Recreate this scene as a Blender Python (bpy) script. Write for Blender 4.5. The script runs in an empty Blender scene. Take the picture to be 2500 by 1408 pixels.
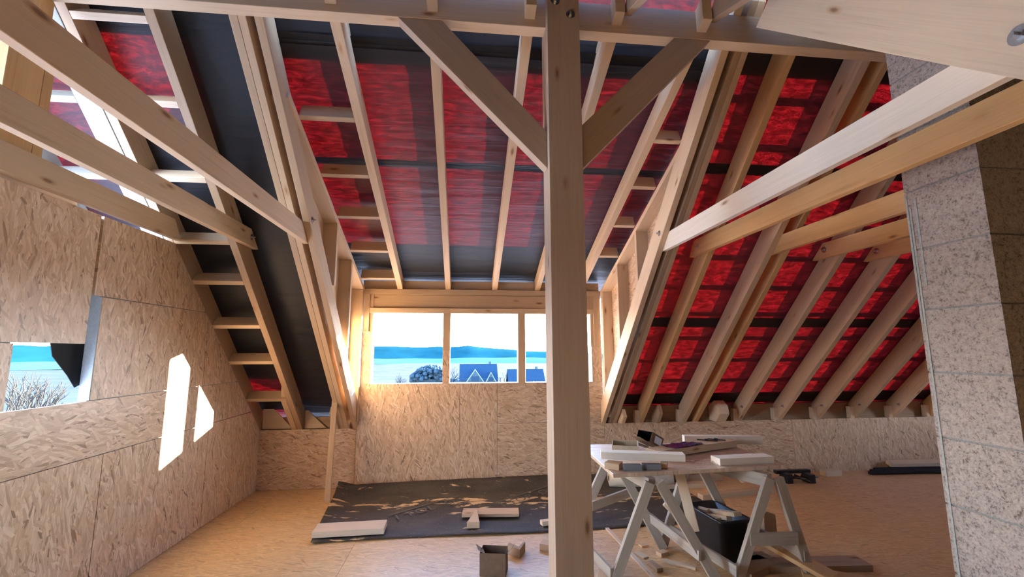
import bpy, bmesh, math, random
from mathutils import Vector, Matrix, noise
random.seed(7)
sc = bpy.context.scene
C = sc.collection
rad = math.radians
PI = math.pi

# ------------------------------------------------------------------ camera
EYE = 1.6
PITCH, YAW, ROLL = rad(8.13), rad(6.10), rad(-0.167)
fw = Vector((math.sin(YAW)*math.cos(PITCH), math.cos(YAW)*math.cos(PITCH), math.sin(PITCH)))
rt = Vector((math.cos(YAW), -math.sin(YAW), 0))
up = rt.cross(fw)
rt2 = rt*math.cos(ROLL) + up*math.sin(ROLL)
up2 = -rt*math.sin(ROLL) + up*math.cos(ROLL)
cam_d = bpy.data.cameras.new('camera')
cam = bpy.data.objects.new('camera', cam_d)
C.objects.link(cam)
cam.matrix_world = Matrix(((rt2.x, up2.x, -fw.x, 0), (rt2.y, up2.y, -fw.y, 0), (rt2.z, up2.z, -fw.z, EYE), (0, 0, 0, 1)))
cam_d.sensor_width = 36
cam_d.lens = 36*1079/2500
cam_d.clip_start = 0.02
cam_d.clip_end = 20000
sc.camera = cam

# ------------------------------------------------------------------ sky, sun, exposure
sc.view_settings.view_transform = 'Standard'
sc.view_settings.look = 'None'
sc.view_settings.gamma = 1
sc.view_settings.use_curve_mapping = False
sc.view_settings.exposure = 0.55
sc.cycles.use_denoising = True
sc.cycles.max_bounces = 14
sc.cycles.diffuse_bounces = 8
sc.cycles.sample_clamp_indirect = 12
w = bpy.data.worlds.new('sky'); sc.world = w; w.use_nodes = True
SKY = 20.0
nt = w.node_tree; nt.nodes.clear()
wo = nt.nodes.new('ShaderNodeOutputWorld'); wb = nt.nodes.new('ShaderNodeBackground')
tc = nt.nodes.new('ShaderNodeTexCoord'); sx = nt.nodes.new('ShaderNodeSeparateXYZ'); cr = nt.nodes.new('ShaderNodeValToRGB')
nt.links.new(tc.outputs['Generated'], sx.inputs[0]); nt.links.new(sx.outputs['Z'], cr.inputs[0])
cr.color_ramp.elements[0].position = 0.0; cr.color_ramp.elements[0].color = (0.95, 0.97, 1.0, 1)
cr.color_ramp.elements[1].position = 0.75; cr.color_ramp.elements[1].color = (0.035, 0.12, 0.36, 1)
e = cr.color_ramp.elements.new(0.22); e.color = (0.62, 0.80, 1.0, 1)
e = cr.color_ramp.elements.new(0.45); e.color = (0.20, 0.36, 0.68, 1)
nt.links.new(cr.outputs[0], wb.inputs[0]); wb.inputs[1].default_value = SKY
nt.links.new(wb.outputs[0], wo.inputs[0])
SUN_DIR = Vector((-2.13, -1.0, -0.30)).normalized()     # the way the low winter sun travels
sun_d = bpy.data.lights.new('sun', 'SUN'); sun_d.energy = 95; sun_d.color = (1.0, 0.92, 0.80); sun_d.angle = rad(0.53)
sun = bpy.data.objects.new('sun', sun_d); C.objects.link(sun)
sun.rotation_euler = SUN_DIR.to_track_quat('-Z', 'Y').to_euler(); sun.location = (20, 15, 8)

# ------------------------------------------------------------------ materials
def new_mat(name):
    m = bpy.data.materials.new(name); m.use_nodes = True
    n = m.node_tree; n.nodes.clear()
    return m, n
def N(n, t, **k):
    x = n.nodes.new(t)
    for a, b in k.items(): setattr(x, a, b)
    return x
def ramp(n, stops):
    r = N(n, 'ShaderNodeValToRGB'); r.color_ramp.elements.remove(r.color_ramp.elements[1])
    for i, (p, c) in enumerate(stops):
        el = r.color_ramp.elements[0] if i == 0 else r.color_ramp.elements.new(p)
        el.position = p; el.color = (*c, 1)
    return r
def mix(n, fac, a, b, mode='MIX'):
    x = N(n, 'ShaderNodeMix', data_type='RGBA', blend_type=mode)
    for s, v in ((0, fac), (6, a), (7, b)):
        if isinstance(v, (int, float)): x.inputs[s].default_value = v
        elif isinstance(v, tuple): x.inputs[s].default_value = (*v, 1)
        else: n.links.new(v, x.inputs[s])
    return x.outputs[2]
def math_(n, op, a, b=0.0):
    x = N(n, 'ShaderNodeMath', operation=op)
    for i, v in enumerate((a, b)):
        if isinstance(v, (int, float)): x.inputs[i].default_value = v
        else: n.links.new(v, x.inputs[i])
    return x.outputs[0]
def bsdf(n, col, rough=0.7, bump=None, bstr=0.3, bdist=0.002, spec=0.3, metal=0):
    p = N(n, 'ShaderNodeBsdfPrincipled'); o = N(n, 'ShaderNodeOutputMaterial')
    if isinstance(col, tuple): p.inputs['Base Color'].default_value = (*col, 1)
    else: n.links.new(col, p.inputs['Base Color'])
    p.inputs['Roughness'].default_value = rough; p.inputs['Specular IOR Level'].default_value = spec
    p.inputs['Metallic'].default_value = metal
    if bump is not None:
        b = N(n, 'ShaderNodeBump'); b.inputs['Strength'].default_value = bstr; b.inputs['Distance'].default_value = bdist
        n.links.new(bump, b.inputs['Height']); n.links.new(b.outputs[0], p.inputs['Normal'])
    n.links.new(p.outputs[0], o.inputs[0])
    return p
def objco(n, off=True):
    t = N(n, 'ShaderNodeTexCoord')
    if not off: return t.outputs['Object'], None
    i = N(n, 'ShaderNodeObjectInfo'); s = N(n, 'ShaderNodeVectorMath', operation='ADD')
    mu = N(n, 'ShaderNodeMath', operation='MULTIPLY'); mu.inputs[1].default_value = 37.0
    n.links.new(i.outputs['Random'], mu.inputs[0])
    n.links.new(t.outputs['Object'], s.inputs[0]); n.links.new(mu.outputs[0], s.inputs[1])
    return s.outputs[0], i.outputs['Random']
def mapping(n, v, sc_, rot=(0, 0, 0)):
    m = N(n, 'ShaderNodeMapping'); m.inputs['Scale'].default_value = sc_; m.inputs['Rotation'].default_value = rot
    n.links.new(v, m.inputs['Vector']); return m.outputs[0]
def noise_(n, v, s, d=3, r=0.55, dist=0.0):
    x = N(n, 'ShaderNodeTexNoise'); x.inputs['Scale'].default_value = s; x.inputs['Detail'].default_value = d
    x.inputs['Roughness'].default_value = r; x.inputs['Distortion'].default_value = dist
    n.links.new(v, x.inputs['Vector']); return x

def wood(name, light=(0.66, 0.44, 0.26), dark=(0.47, 0.27, 0.13), var=0.25, knots=True, tint2=(0.60, 0.36, 0.18)):
    """sawn spruce: grain runs along the object's own x axis"""
    m, n = new_mat(name)
    v, rnd = objco(n)
    g1 = noise_(n, mapping(n, v, (1.1, 34, 34)), 1.0, 4, 0.6, 1.2)
    g2 = noise_(n, mapping(n, v, (3.0, 260, 260)), 1.0, 2, 0.5)
    big = noise_(n, mapping(n, v, (0.9, 3, 3)), 1.0, 2, 0.5)
    c = ramp(n, [(0.22, dark), (0.42, light), (0.75, tuple(min(1, x*1.12) for x in light))]); n.links.new(g1.outputs[0], c.inputs[0])
    col = mix(n, math_(n, 'MULTIPLY', big.outputs[0], 0.7), c.outputs[0], tint2)
    fine = ramp(n, [(0.3, (0.80, 0.78, 0.75)), (0.6, (1, 1, 1))]); n.links.new(g2.outputs[0], fine.inputs[0])
    col = mix(n, 0.35, col, fine.outputs[0], 'MULTIPLY')
    if knots:
        vo = N(n, 'ShaderNodeTexVoronoi'); vo.inputs['Scale'].default_value = 1.0
        n.links.new(mapping(n, v, (2.4, 7.5, 7.5)), vo.inputs['Vector'])
        k = ramp(n, [(0.0, (0.14, 0.06, 0.03)), (0.055, (0.24, 0.11, 0.05)), (0.09, (0.75, 0.6, 0.45)), (0.16, (1, 1, 1))])
        n.links.new(vo.outputs['Distance'], k.inputs[0])
        col = mix(n, 0.72, col, k.outputs[0], 'MULTIPLY')
    tone = ramp(n, [(0, (1-var, 1-var*1.1, 1-var*1.2)), (1, (1, 1, 1))]); n.links.new(rnd, tone.inputs[0])
    col = mix(n, 1.0, col, tone.outputs[0], 'MULTIPLY')
    bsdf(n, col, 0.72, g2.outputs[0], 0.35, 0.0015, 0.25)
    return m

def osb(name, tint=(1, 1, 1), contrast=1.0):
    """oriented strand board; uv in metres, u along the strands"""
    m, n = new_mat(name)
    t = N(n, 'ShaderNodeTexCoord'); uv = t.outputs['UV']
    warp = noise_(n, uv, 3.0, 2)
    wv = N(n, 'ShaderNodeVectorMath', operation='SCALE'); wv.inputs['Scale'].default_value = 0.045
    n.links.new(warp.outputs['Color'], wv.inputs[0])
    ad = N(n, 'ShaderNodeVectorMath', operation='ADD'); n.links.new(uv, ad.inputs[0]); n.links.new(wv.outputs[0], ad.inputs[1])
    base = ad.outputs[0]
    cols = []; hts = []
    for i, (ang, sx_, sy_) in enumerate(((2, 8, 66), (-16, 9, 78), (19, 10, 72), (48, 11, 64))):
        mp = N(n, 'ShaderNodeMapping'); mp.inputs['Rotation'].default_value = (0, 0, rad(ang)); mp.inputs['Scale'].default_value = (1, 1, 1)
        mp.inputs['Location'].default_value = (i*7.3, i*3.1, 0)
        n.links.new(base, mp.inputs['Vector'])
        v = mapping(n, mp.outputs[0], (sx_, sy_, 1))
        vo = N(n, 'ShaderNodeTexVoronoi', voronoi_dimensions='2D'); vo.inputs['Scale'].default_value = 1; n.links.new(v, vo.inputs['Vector'])
        sp = N(n, 'ShaderNodeSeparateColor'); n.links.new(vo.outputs['Color'], sp.inputs[0])
        cols.append(sp.outputs[0]); hts.append(sp.outputs[1])
    val, hh = cols[0], hts[0]
    for i, (s, th) in enumerate(((5.0, 0.52), (6.0, 0.57), (7.0, 0.70))):
        mk = noise_(n, mapping(n, base, (1, 1, 1)), s*1.9, 1, 0.5); 
        mk2 = N(n, 'ShaderNodeMath', operation='GREATER_THAN')
        a = math_(n, 'ADD', math_(n, 'MULTIPLY', hts[i+1], 0.42), math_(n, 'MULTIPLY', mk.outputs[0], 0.75))
        n.links.new(a, mk2.inputs[0]); mk2.inputs[1].default_value = th + 0.06
        mx = N(n, 'ShaderNodeMix', data_type='FLOAT'); n.links.new(mk2.outputs[0], mx.inputs[0]); n.links.new(val, mx.inputs[2]); n.links.new(cols[i+1], mx.inputs[3]); val = mx.outputs[0]
        my = N(n, 'ShaderNodeMix', data_type='FLOAT'); n.links.new(mk2.outputs[0], my.inputs[0]); n.links.new(hh, my.inputs[2]); n.links.new(hts[i+1], my.inputs[3]); hh = my.outputs[0]
    def tn(c): return tuple(a*b for a, b in zip(c, tint))
    mid = (0.62, 0.435, 0.285)
    def cc(c): return tn(tuple(mm + (x-mm)*contrast for x, mm in zip(c, mid)))
    c = ramp(n, [(0.0, cc((0.26, 0.15, 0.08))), (0.06, cc((0.47, 0.31, 0.185))), (0.30, cc((0.58, 0.40, 0.255))), (0.7, cc((0.67, 0.475, 0.315))), (1.0, cc((0.77, 0.60, 0.44)))])
    n.links.new(val, c.inputs[0])
    gr = noise_(n, mapping(n, uv, (12, 150, 1)), 1.0, 3)
    gc = ramp(n, [(0.35, (0.82, 0.80, 0.78)), (0.6, (1, 1, 1))]); n.links.new(gr.outputs[0], gc.inputs[0])
    col = mix(n, 0.7, c.outputs[0], gc.outputs[0], 'MULTIPLY')
    bsdf(n, col, 0.42, hh, 0.6, 0.003, 0.75)
    return m

def plain(name, col, rough=0.6, spec=0.3, metal=0, nscale=40, namt=0.15):
    m, n = new_mat(name)
    v, rnd = objco(n)
    a = noise_(n, v, nscale, 3)
    r = ramp(n, [(0.3, tuple(x*(1-namt) for x in col)), (0.7, col)]); n.links.new(a.outputs[0], r.inputs[0])
    bsdf(n, r.outputs[0], rough, a.outputs[0], 0.2, 0.002, spec, metal)
    return m

M = {}
M['wood'] = wood('spruce', (0.68, 0.51, 0.345), (0.52, 0.34, 0.20), tint2=(0.62, 0.44, 0.28))
M['wood_warm'] = wood('spruce_honey', (0.74, 0.48, 0.235), (0.57, 0.33, 0.13), tint2=(0.70, 0.42, 0.17))
M['wood_post'] = wood('spruce_shaded', (0.46, 0.34, 0.25), (0.36, 0.25, 0.17), 0.1, tint2=(0.40, 0.29, 0.21))  # darker spruce: shade on post and braces put into the colour
M['wood_pale'] = wood('spruce_pale', (0.76, 0.62, 0.46), (0.62, 0.47, 0.32), 0.12, tint2=(0.70, 0.55, 0.39))
M['wood_white'] = wood('spruce_whitish', (0.80, 0.71, 0.60), (0.70, 0.60, 0.48), 0.06, tint2=(0.74, 0.66, 0.56))
M['wood_dark'] = wood('spruce_dark', (0.46, 0.33, 0.22), (0.32, 0.21, 0.13), 0.2, tint2=(0.42, 0.28, 0.18))
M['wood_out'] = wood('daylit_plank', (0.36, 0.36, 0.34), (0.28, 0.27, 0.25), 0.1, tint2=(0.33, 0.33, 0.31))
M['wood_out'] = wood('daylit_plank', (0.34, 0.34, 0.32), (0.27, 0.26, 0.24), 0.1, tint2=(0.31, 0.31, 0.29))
M['wood_grey'] = wood('weathered_timber', (0.50, 0.45, 0.38), (0.26, 0.20, 0.15), 0.15, tint2=(0.42, 0.36, 0.30))
M['wood_silver'] = wood('stained_grey_timber', (0.20, 0.21, 0.23), (0.10, 0.10, 0.12), 0.1, tint2=(0.16, 0.17, 0.2))
M['osb'] = osb('strand_board')
M['osb_floor'] = osb('strand_board_floor', (1.15, 1.06, 0.76), 0.55)
M['osb_edge'] = plain('strand_board_edge', (0.42, 0.27, 0.15), 0.85)
M['steel'] = plain('zinc_steel', (0.55, 0.55, 0.55), 0.3, 0.5, 1.0)
M['black'] = plain('black_plastic', (0.010, 0.012, 0.016), 0.35, 0.5)
M['black_matte'] = plain('matte_black', (0.010, 0.010, 0.012), 0.8)
M['blockwork'] = None

def membrane(name, trans=True, seed=0.0):
    m, n = new_mat(name)
    t = N(n, 'ShaderNodeTexCoord'); v = t.outputs['UV']
    f1 = noise_(n, mapping(n, v, (9, 26, 1)), 1.0, 4, 0.7, 0.6)
    f2 = noise_(n, mapping(n, v, (70, 200, 1)), 1.0, 3, 0.65, 0.8)
    wr = noise_(n, mapping(n, v, (1.0, 9, 1)), 1.0, 3, 0.5, 0.5)
    p = N(n, 'ShaderNodeBsdfPrincipled'); p.inputs['Base Color'].default_value = (0.016, 0.017, 0.022, 1)
    p.inputs['Roughness'].default_value = 0.5; p.inputs['Specular IOR Level'].default_value = 0.3
    b = N(n, 'ShaderNodeBump'); b.inputs['Strength'].default_value = 0.5; b.inputs['Distance'].default_value = 0.02
    n.links.new(wr.outputs[0], b.inputs['Height']); n.links.new(b.outputs[0], p.inputs['Normal'])
    o = N(n, 'ShaderNodeOutputMaterial')
    if not trans:
        n.links.new(p.outputs[0], o.inputs[0]); return m
    tr = N(n, 'ShaderNodeBsdfTranslucent')
    s = math_(n, 'ADD', math_(n, 'MULTIPLY', f1.outputs[0], 0.55), math_(n, 'MULTIPLY', f2.outputs[0], 0.45))
    r = ramp(n, [(0.38, (0.0025, 0.00003, 0.00006)), (0.50, (0.0080, 0.00010, 0.0002)), (0.66, (0.0290, 0.0006, 0.0009))]); n.links.new(s, r.inputs[0])
    n.links.new(r.outputs[0], tr.inputs[0])
    a = N(n, 'ShaderNodeAddShader'); n.links.new(p.outputs[0], a.inputs[0]); n.links.new(tr.outputs[0], a.inputs[1])
    n.links.new(a.outputs[0], o.inputs[0])
    return m
M['membrane'] = membrane('roof_membrane')
M['membrane_opaque'] = membrane('opaque_membrane', False)

def block_mat():
    m, n = new_mat('pumice_block')
    v, _ = objco(n)
    a = noise_(n, v, 42, 4, 0.75); b = noise_(n, v, 110, 2, 0.6); c2 = noise_(n, v, 3, 2)
    r = ramp(n, [(0.38, (0.09, 0.075, 0.065)), (0.47, (0.33, 0.285, 0.26)), (0.6, (0.46, 0.40, 0.36)), (0.8, (0.55, 0.49, 0.44))])
    n.links.new(math_(n, 'ADD', math_(n, 'MULTIPLY', a.outputs[0], 0.6), math_(n, 'MULTIPLY', b.outputs[0], 0.4)), r.inputs[0])
    col = mix(n, math_(n, 'MULTIPLY', c2.outputs[0], 0.5), r.outputs[0], (0.42, 0.35, 0.31))
    bsdf(n, col, 0.95, a.outputs[0], 1.0, 0.006, 0.1)
    return m
M['blockwork'] = block_mat()
M['mortar'] = plain('grey_mortar', (0.30, 0.31, 0.30), 0.9, 0.1, 0, 90, 0.3)
M['foam'] = plain('pale_block_reveal', (0.50, 0.54, 0.55), 0.9, 0.1, 0, 70, 0.2)
M['card'] = plain('brown_cardboard', (0.20, 0.125, 0.08), 0.85, 0.1, 0, 25, 0.2)
M['card_in'] = plain('cardboard_inside', (0.36, 0.26, 0.18), 0.85, 0.1)
M['smear'] = plain('mortar_smear', (0.42, 0.45, 0.43), 0.9, 0.1, 0, 90, 0.3)
M['tan_board'] = plain('tan_pressed_board', (0.50, 0.40, 0.28), 0.7)
M['white_foil'] = plain('cream_roll', (0.72, 0.66, 0.52), 0.5)
M['paper_white'] = plain('white_paper', (0.75, 0.76, 0.82), 0.6)
M['blue_film'] = plain('blue_plastic_film', (0.015, 0.035, 0.11), 0.15, 0.8)
M['ink'] = plain('grey_print', (0.15, 0.15, 0.14), 0.7)
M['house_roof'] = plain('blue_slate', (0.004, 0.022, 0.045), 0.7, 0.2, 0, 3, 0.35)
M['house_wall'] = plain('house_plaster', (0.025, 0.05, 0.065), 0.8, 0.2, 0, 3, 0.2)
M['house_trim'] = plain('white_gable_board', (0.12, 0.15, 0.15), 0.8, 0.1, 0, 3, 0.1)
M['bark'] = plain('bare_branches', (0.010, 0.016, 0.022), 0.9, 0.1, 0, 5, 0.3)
M['bark_pale'] = plain('pale_branches', (0.035, 0.032, 0.026), 0.9, 0.1, 0, 5, 0.3)  # paler branch tone for the trees beyond the gable window
M['conifer'] = plain('far_wood', (0.025, 0.05, 0.07), 0.9, 0.1, 0, 1, 0.4)

# ------------------------------------------------------------------ mesh helpers
def tag(o, label, cat, group=None):
    o['label'] = label; o['category'] = cat
    if group: o['group'] = group
    return o
def obj(name, bm, m, parent=None, uvf=None, smooth=False):
    me = bpy.data.meshes.new(name)
    bmesh.ops.recalc_face_normals(bm, faces=bm.faces)
    bm.to_mesh(me); bm.free()
    o = bpy.data.objects.new(name, me); C.objects.link(o)
    for mm in (m if isinstance(m, (list, tuple)) else (m,)): me.materials.append(mm)
    if smooth:
        for p in me.polygons: p.use_smooth = True
    if uvf:
        ul = me.uv_layers.new(name='UVMap')
        for p in me.polygons:
            for li in p.loop_indices:
                ul.data[li].uv = uvf(me.vertices[me.loops[li].vertex_index].co, p)
    if parent is not None:
        o.parent = parent
        o.matrix_parent_inverse = parent.matrix_world.inverted() if False else Matrix()
    return o
def empty(name, loc, label=None, cat=None, group=None, rz=0):
    o = bpy.data.objects.new(name, None); C.objects.link(o); o.location = loc; o.rotation_euler = (0, 0, rz)
    o.empty_display_size = 0.1
    if label: tag(o, label, cat, group)
    return o
def setm(o, mw):
    """place an object (child objects get the matrix relative to their parent)"""
    if o.parent is not None:
        o.matrix_basis = pm(o.parent).inverted() @ mw
    else: o.matrix_basis = mw
    return o
def pm(o):
    return (pm(o.parent) @ o.matrix_basis) if o.parent is not None else o.matrix_basis
def add_box(bm, x0, x1, y0, y1, z0, z1, mi=0):
    vs = [bm.verts.new(p) for p in ((x0, y0, z0), (x1, y0, z0), (x1, y1, z0), (x0, y1, z0), (x0, y0, z1), (x1, y0, z1), (x1, y1, z1), (x0, y1, z1))]
    fs = []
    for f in ((0, 3, 2, 1), (4, 5, 6, 7), (0, 1, 5, 4), (1, 2, 6, 5), (2, 3, 7, 6), (3, 0, 4, 7)):
        q = bm.faces.new([vs[i] for i in f]); q.material_index = mi; fs.append(q)
    return vs
def bev(bm, w=0.002):
    if w > 0: bmesh.ops.bevel(bm, geom=list(bm.edges), offset=w, segments=1, affect='EDGES', profile=0.5)
def add_prism(bm, poly, axis, a, b, mi=0):
    """polygon in the two axes other than `axis`, extruded from a to b"""
    def mk(p, t):
        if axis == 'x': return (t, p[0], p[1])
        if axis == 'y': return (p[0], t, p[1])
        return (p[0], p[1], t)
    A = [bm.verts.new(mk(p, a)) for p in poly]; B = [bm.verts.new(mk(p, b)) for p in poly]
    n = len(poly)
    fs = [bm.faces.new(A), bm.faces.new(B[::-1])] + [bm.faces.new((A[i], A[(i+1) % n], B[(i+1) % n], B[i])) for i in range(n)]
    for f in fs: f.material_index = mi
    return fs
def add_tube(bm, p0, p1, r0, r1=None, seg=10, cap=True):
    p0, p1 = Vector(p0), Vector(p1); r1 = r0 if r1 is None else r1
    d = (p1-p0).normalized(); a = d.orthogonal().normalized(); b = d.cross(a)
    R0 = [bm.verts.new(p0+(a*math.cos(t)+b*math.sin(t))*r0) for t in [2*PI*i/seg for i in range(seg)]]
    R1 = [bm.verts.new(p1+(a*math.cos(t)+b*math.sin(t))*r1) for t in [2*PI*i/seg for i in range(seg)]]
    for i in range(seg): bm.faces.new((R0[i], R0[(i+1) % seg], R1[(i+1) % seg], R1[i]))
    if cap: bm.faces.new(R0[::-1]); bm.faces.new(R1)

def beam(name, p0, p1, w, h, m='wood', up=(0, 0, 1), c0=0, c1=0, parent=None, bevel=0.002, label=None, cat=None, group=None, notch=None):
    """timber whose bottom centre line runs p0 -> p1; width w, height h; c0/c1 slant the ends"""
    p0, p1 = Vector(p0), Vector(p1); L = (p1-p0); ln = L.length; L.normalize()
    u = Vector(up); W = u.cross(L).normalized(); H = L.cross(W).normalized()
    bm = bmesh.new()
    vs = [bm.verts.new(p) for p in ((0, -w/2, 0), (ln, -w/2, 0), (ln, w/2, 0), (0, w/2, 0), (c0, -w/2, h), (ln+c1, -w/2, h), (ln+c1, w/2, h), (c0, w/2, h))]
    for f in ((0, 3, 2, 1), (4, 5, 6, 7), (0, 1, 5, 4), (1, 2, 6, 5), (2, 3, 7, 6), (3, 0, 4, 7)): bm.faces.new([vs[i] for i in f])
    bev(bm, bevel)
    o = obj(name, bm, M[m], parent)
    mw = Matrix(((L.x, W.x, H.x, p0.x), (L.y, W.y, H.y, p0.y), (L.z, W.z, H.z, p0.z), (0, 0, 0, 1)))
    setm(o, mw)
    if label: tag(o, label, cat, group)
    return o
def board(name, c, size, rz=0, m='wood', tilt=(0, 0), parent=None, label=None, cat=None, group=None, bevel=0.0015):
    """a board lying with its base centre at c; size = length, width, thickness; grain along its length"""
    bm = bmesh.new(); l, w_, t = size
    add_box(bm, -l/2, l/2, -w_/2, w_/2, 0, t); bev(bm, bevel)
    o = obj(name, bm, M[m], parent)
    setm(o, Matrix.Translation(c) @ Matrix.Rotation(rad(rz), 4, 'Z') @ Matrix.Rotation(rad(tilt[0]), 4, 'X') @ Matrix.Rotation(rad(tilt[1]), 4, 'Y'))
    if label: tag(o, label, cat, group)
    return o
def struct(o, kind='structure'):
    o['kind'] = kind; return o
def bolt(parent, p, d, r=0.017):
    """washer, nut and threaded end sticking out of a timber face at p, pointing along d"""
    bm = bmesh.new(); p = Vector(p); d = Vector(d).normalized()
    add_tube(bm, p, p+d*0.003, r*1.5, seg=16)
    add_tube(bm, p+d*0.003, p+d*0.012, r*0.75, seg=6)
    add_tube(bm, p+d*0.012, p+d*0.032, r*0.36, seg=8)
    o = obj('bolt', bm, M['steel'], parent)
    if parent is not None: setm(o, Matrix.Identity(4))
    return o

# ------------------------------------------------------------------ roof geometry
XL = -2.404                    # inner face of the left gable wall
YK = 5.72                      # inner face of the eaves (knee) wall
KZ = 0.685                     # its height
TA = math.tan(rad(44.36)); CA = math.cos(rad(44.36)); SA = math.sin(rad(44.36))
TD = math.tan(rad(21.7)); CD = math.cos(rad(21.7))
def zr(y): return KZ + (YK-y)*TA              # underside of the main rafters
def zd(y): return 2.40 + (YK-y)*TD            # underside of the dormer rafters
VR, VD = 0.27, 0.16                           # rise from rafter underside to membrane
XE = 8.6                                      # right gable

# ------------------------------------------------------------------ floor
def uv_x(co, p): return (co.x, co.y)
bm = bmesh.new()
ys = [-1.6, -0.35, 0.9, 2.15, 3.4, 4.6, 5.78]
for i in range(len(ys)-1):
    xs = [XL-0.02] + [x for x in [(-2.1 if i % 2 else -0.9)+2.5*k for k in range(6)] if x < XE] + [XE]
    for j in range(len(xs)-1):
        add_box(bm, xs[j]+0.0012, xs[j+1]-0.0012, ys[i]+0.0012, ys[i+1]-0.0012, -0.022, 0)
add_box(bm, XL-0.02, XE, -1.6, 5.78, -0.3, -0.023)
def uvfloor(co, p):
    k = int((p.center.x+10)/2.5)*3.7 + int((p.center.y+10)/1.25)*1.9
    return (co.x+k, co.y+k*0.7)
fl = obj('floor', bm, M['osb_floor'], uvf=uvfloor); struct(fl)

# ------------------------------------------------------------------ left gable wall
def clip_rake(y0, y1, z0, z1, inset=0.006):
    y0 += inset/2; y1 -= inset/2; z0 += inset/2; z1 -= inset/2
    pts = [(y0, z0), (y1, z0), (y1, z1), (y0, z1)]
    out = []
    f = lambda p: (zr(p[0])-0.004) - p[1]
    for i in range(4):
        a, b = pts[i], pts[(i+1) % 4]; fa, fb = f(a), f(b)
        if fa >= 0: out.append(a)
        if (fa >= 0) != (fb >= 0):
            t = fa/(fa-fb); out.append((a[0]+(b[0]-a[0])*t, a[1]+(b[1]-a[1])*t))
    return out
def zrm_(y): return zr(2.44)+VR-0.02-(2.44-y)*TA*0.975
bm = bmesh.new(); grain = []
panels = [  # y0, y1, z0, z1, vertical strands?, proud
    (2.36, 3.37, 0, 0.93, 1, 0), (3.37, 4.62, 0, 0.93, 1, 0), (4.62, YK, 0, 0.93, 1, 0), (-0.9, 1.25, 0, 2.505, 1, 0), (-1.6, -0.9, 0, 2.505, 1, 0),
    (2.36, 3.97, 0.93, 1.295, 0, 0), (3.97, YK, 0.93, 1.295, 1, 0),
    (3.20, 4.45, 1.295, 1.97, 1, 0), (4.45, YK, 1.295, 1.97, 1, 0), (3.127, 4.377, 1.97, 2.505, 1, 0),
    (2.36, 3.11, 1.655, 2.505, 1, 0.0), (1.25, 1.55, 0, 2.505, 1, 0), (1.55, 2.36, 2.15, 2.505, 1, 0.0), (2.36, 2.66, 1.295, 1.655, 1, 0)]
cnt = 0
for (y0, y1, z0, z1, vert, pr) in panels:
    poly = clip_rake(y0, y1, z0, z1)
    if len(poly) < 3: continue
    fs = add_prism(bm, poly, 'x', XL-0.018, XL+pr); grain += [(vert, cnt)]*len(fs); cnt += 1
gr_list = grain
def uvleft(co, p):
    v, k = gr_list[p.index]
    return ((co.z+k*2.3, co.y+k*1.7) if v else (co.y+k*2.3, co.z+k*1.7))
wl = obj('wall_left', bm, M['osb'], uvf=uvleft); struct(wl)
# block wall behind the boards (the window reveal shows its thickness)
bm = bmesh.new()
for (y0, y1, z0, z1) in [(-1.6, -0.9, -0.3, 2.49), (-0.9, 1.25, -0.3, 2.49), (1.25, 1.55, -0.3, 2.49), (1.55, 2.36, -0.3, 0.0), (1.55, 2.36, 2.15, 2.49), (2.36, 2.66, -0.3, 2.49), (2.66, 3.2, -0.3, 1.285), (3.2, 5.88, -0.3, 2.49), (2.66, 3.2, 1.98, 2.49)]:
    poly = clip_rake(y0, y1, z0, z1, 0)
    add_prism(bm, poly, 'x', XL-0.072, XL-0.019)
add_prism(bm, [(-1.6, 2.49), (2.0, 2.49), (2.0, zrm_(2.0)), (-1.6, zrm_(-1.6))], 'x', XL-0.15, XL-0.1)  # unseen panel added to keep gable light off the ridge beam front
o = obj('wall_left_masonry', bm, M['foam']); struct(o)
bm = bmesh.new()      # cut board edge along the opening, skylight put into its pale colour
add_box(bm, XL-0.02, XL+0.001, 3.192, 3.2, 1.297, 1.968)
o = obj('trim_1', bm, M['foam']); struct(o)

# ------------------------------------------------------------------ eaves wall and dormer front
bm = bmesh.new(); gl = []; cnt = 0
def wp(x0, x1, z0, z1, vert, y=YK, t=0.018):
    global cnt
    add_box(bm, x0+0.0018, x1-0.0018, y, y+t, z0+0.0018, z1-0.0018); gl.extend([(vert, cnt)]*6); cnt += 1
wp(XL, -1.295, 0, KZ, 0)
wp(-1.295, -0.05, 0, 1.21, 1); wp(-0.05, 0.42, 0, 1.21, 1)
wp(0.42, 1.80, 0.71, 1.21, 0); wp(0.42, 1.80, 0, 0.71, 0)
wp(1.80, 2.66, 0, KZ, 1); wp(2.66, 4.40, 0, KZ, 0); wp(4.40, 5.65, 0, KZ, 1); wp(5.65, 6.9, 0, KZ, 1); wp(6.9, XE, 0, KZ, 1)
wp(-1.277, -1.154, 1.21, 1.86, 1); wp(-0.274, -0.182, 1.21, 1.62, 1); wp(1.66, 1.80, 1.21, 1.66, 1)
gk = list(gl)
def uvfront(co, p):
    v, k = gk[p.index]
    return ((co.z+k*2.3, co.x+k*1.7) if v else (co.x+k*2.3, co.z+k*1.7))
wf = obj('wall_front', bm, M['osb'], uvf=uvfront); struct(wf)
bm = bmesh.new()
add_box(bm, XL-0.2, -1.29, YK+0.06, YK+0.22, -0.3, KZ-0.09); add_box(bm, -1.285, 1.805, YK+0.02, YK+0.16, -0.3, 1.19); add_box(bm, 1.81, XE, YK+0.06, YK+0.22, -0.3, KZ-0.09)
o = obj('wall_front_masonry', bm, M['foam']); struct(o)

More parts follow.
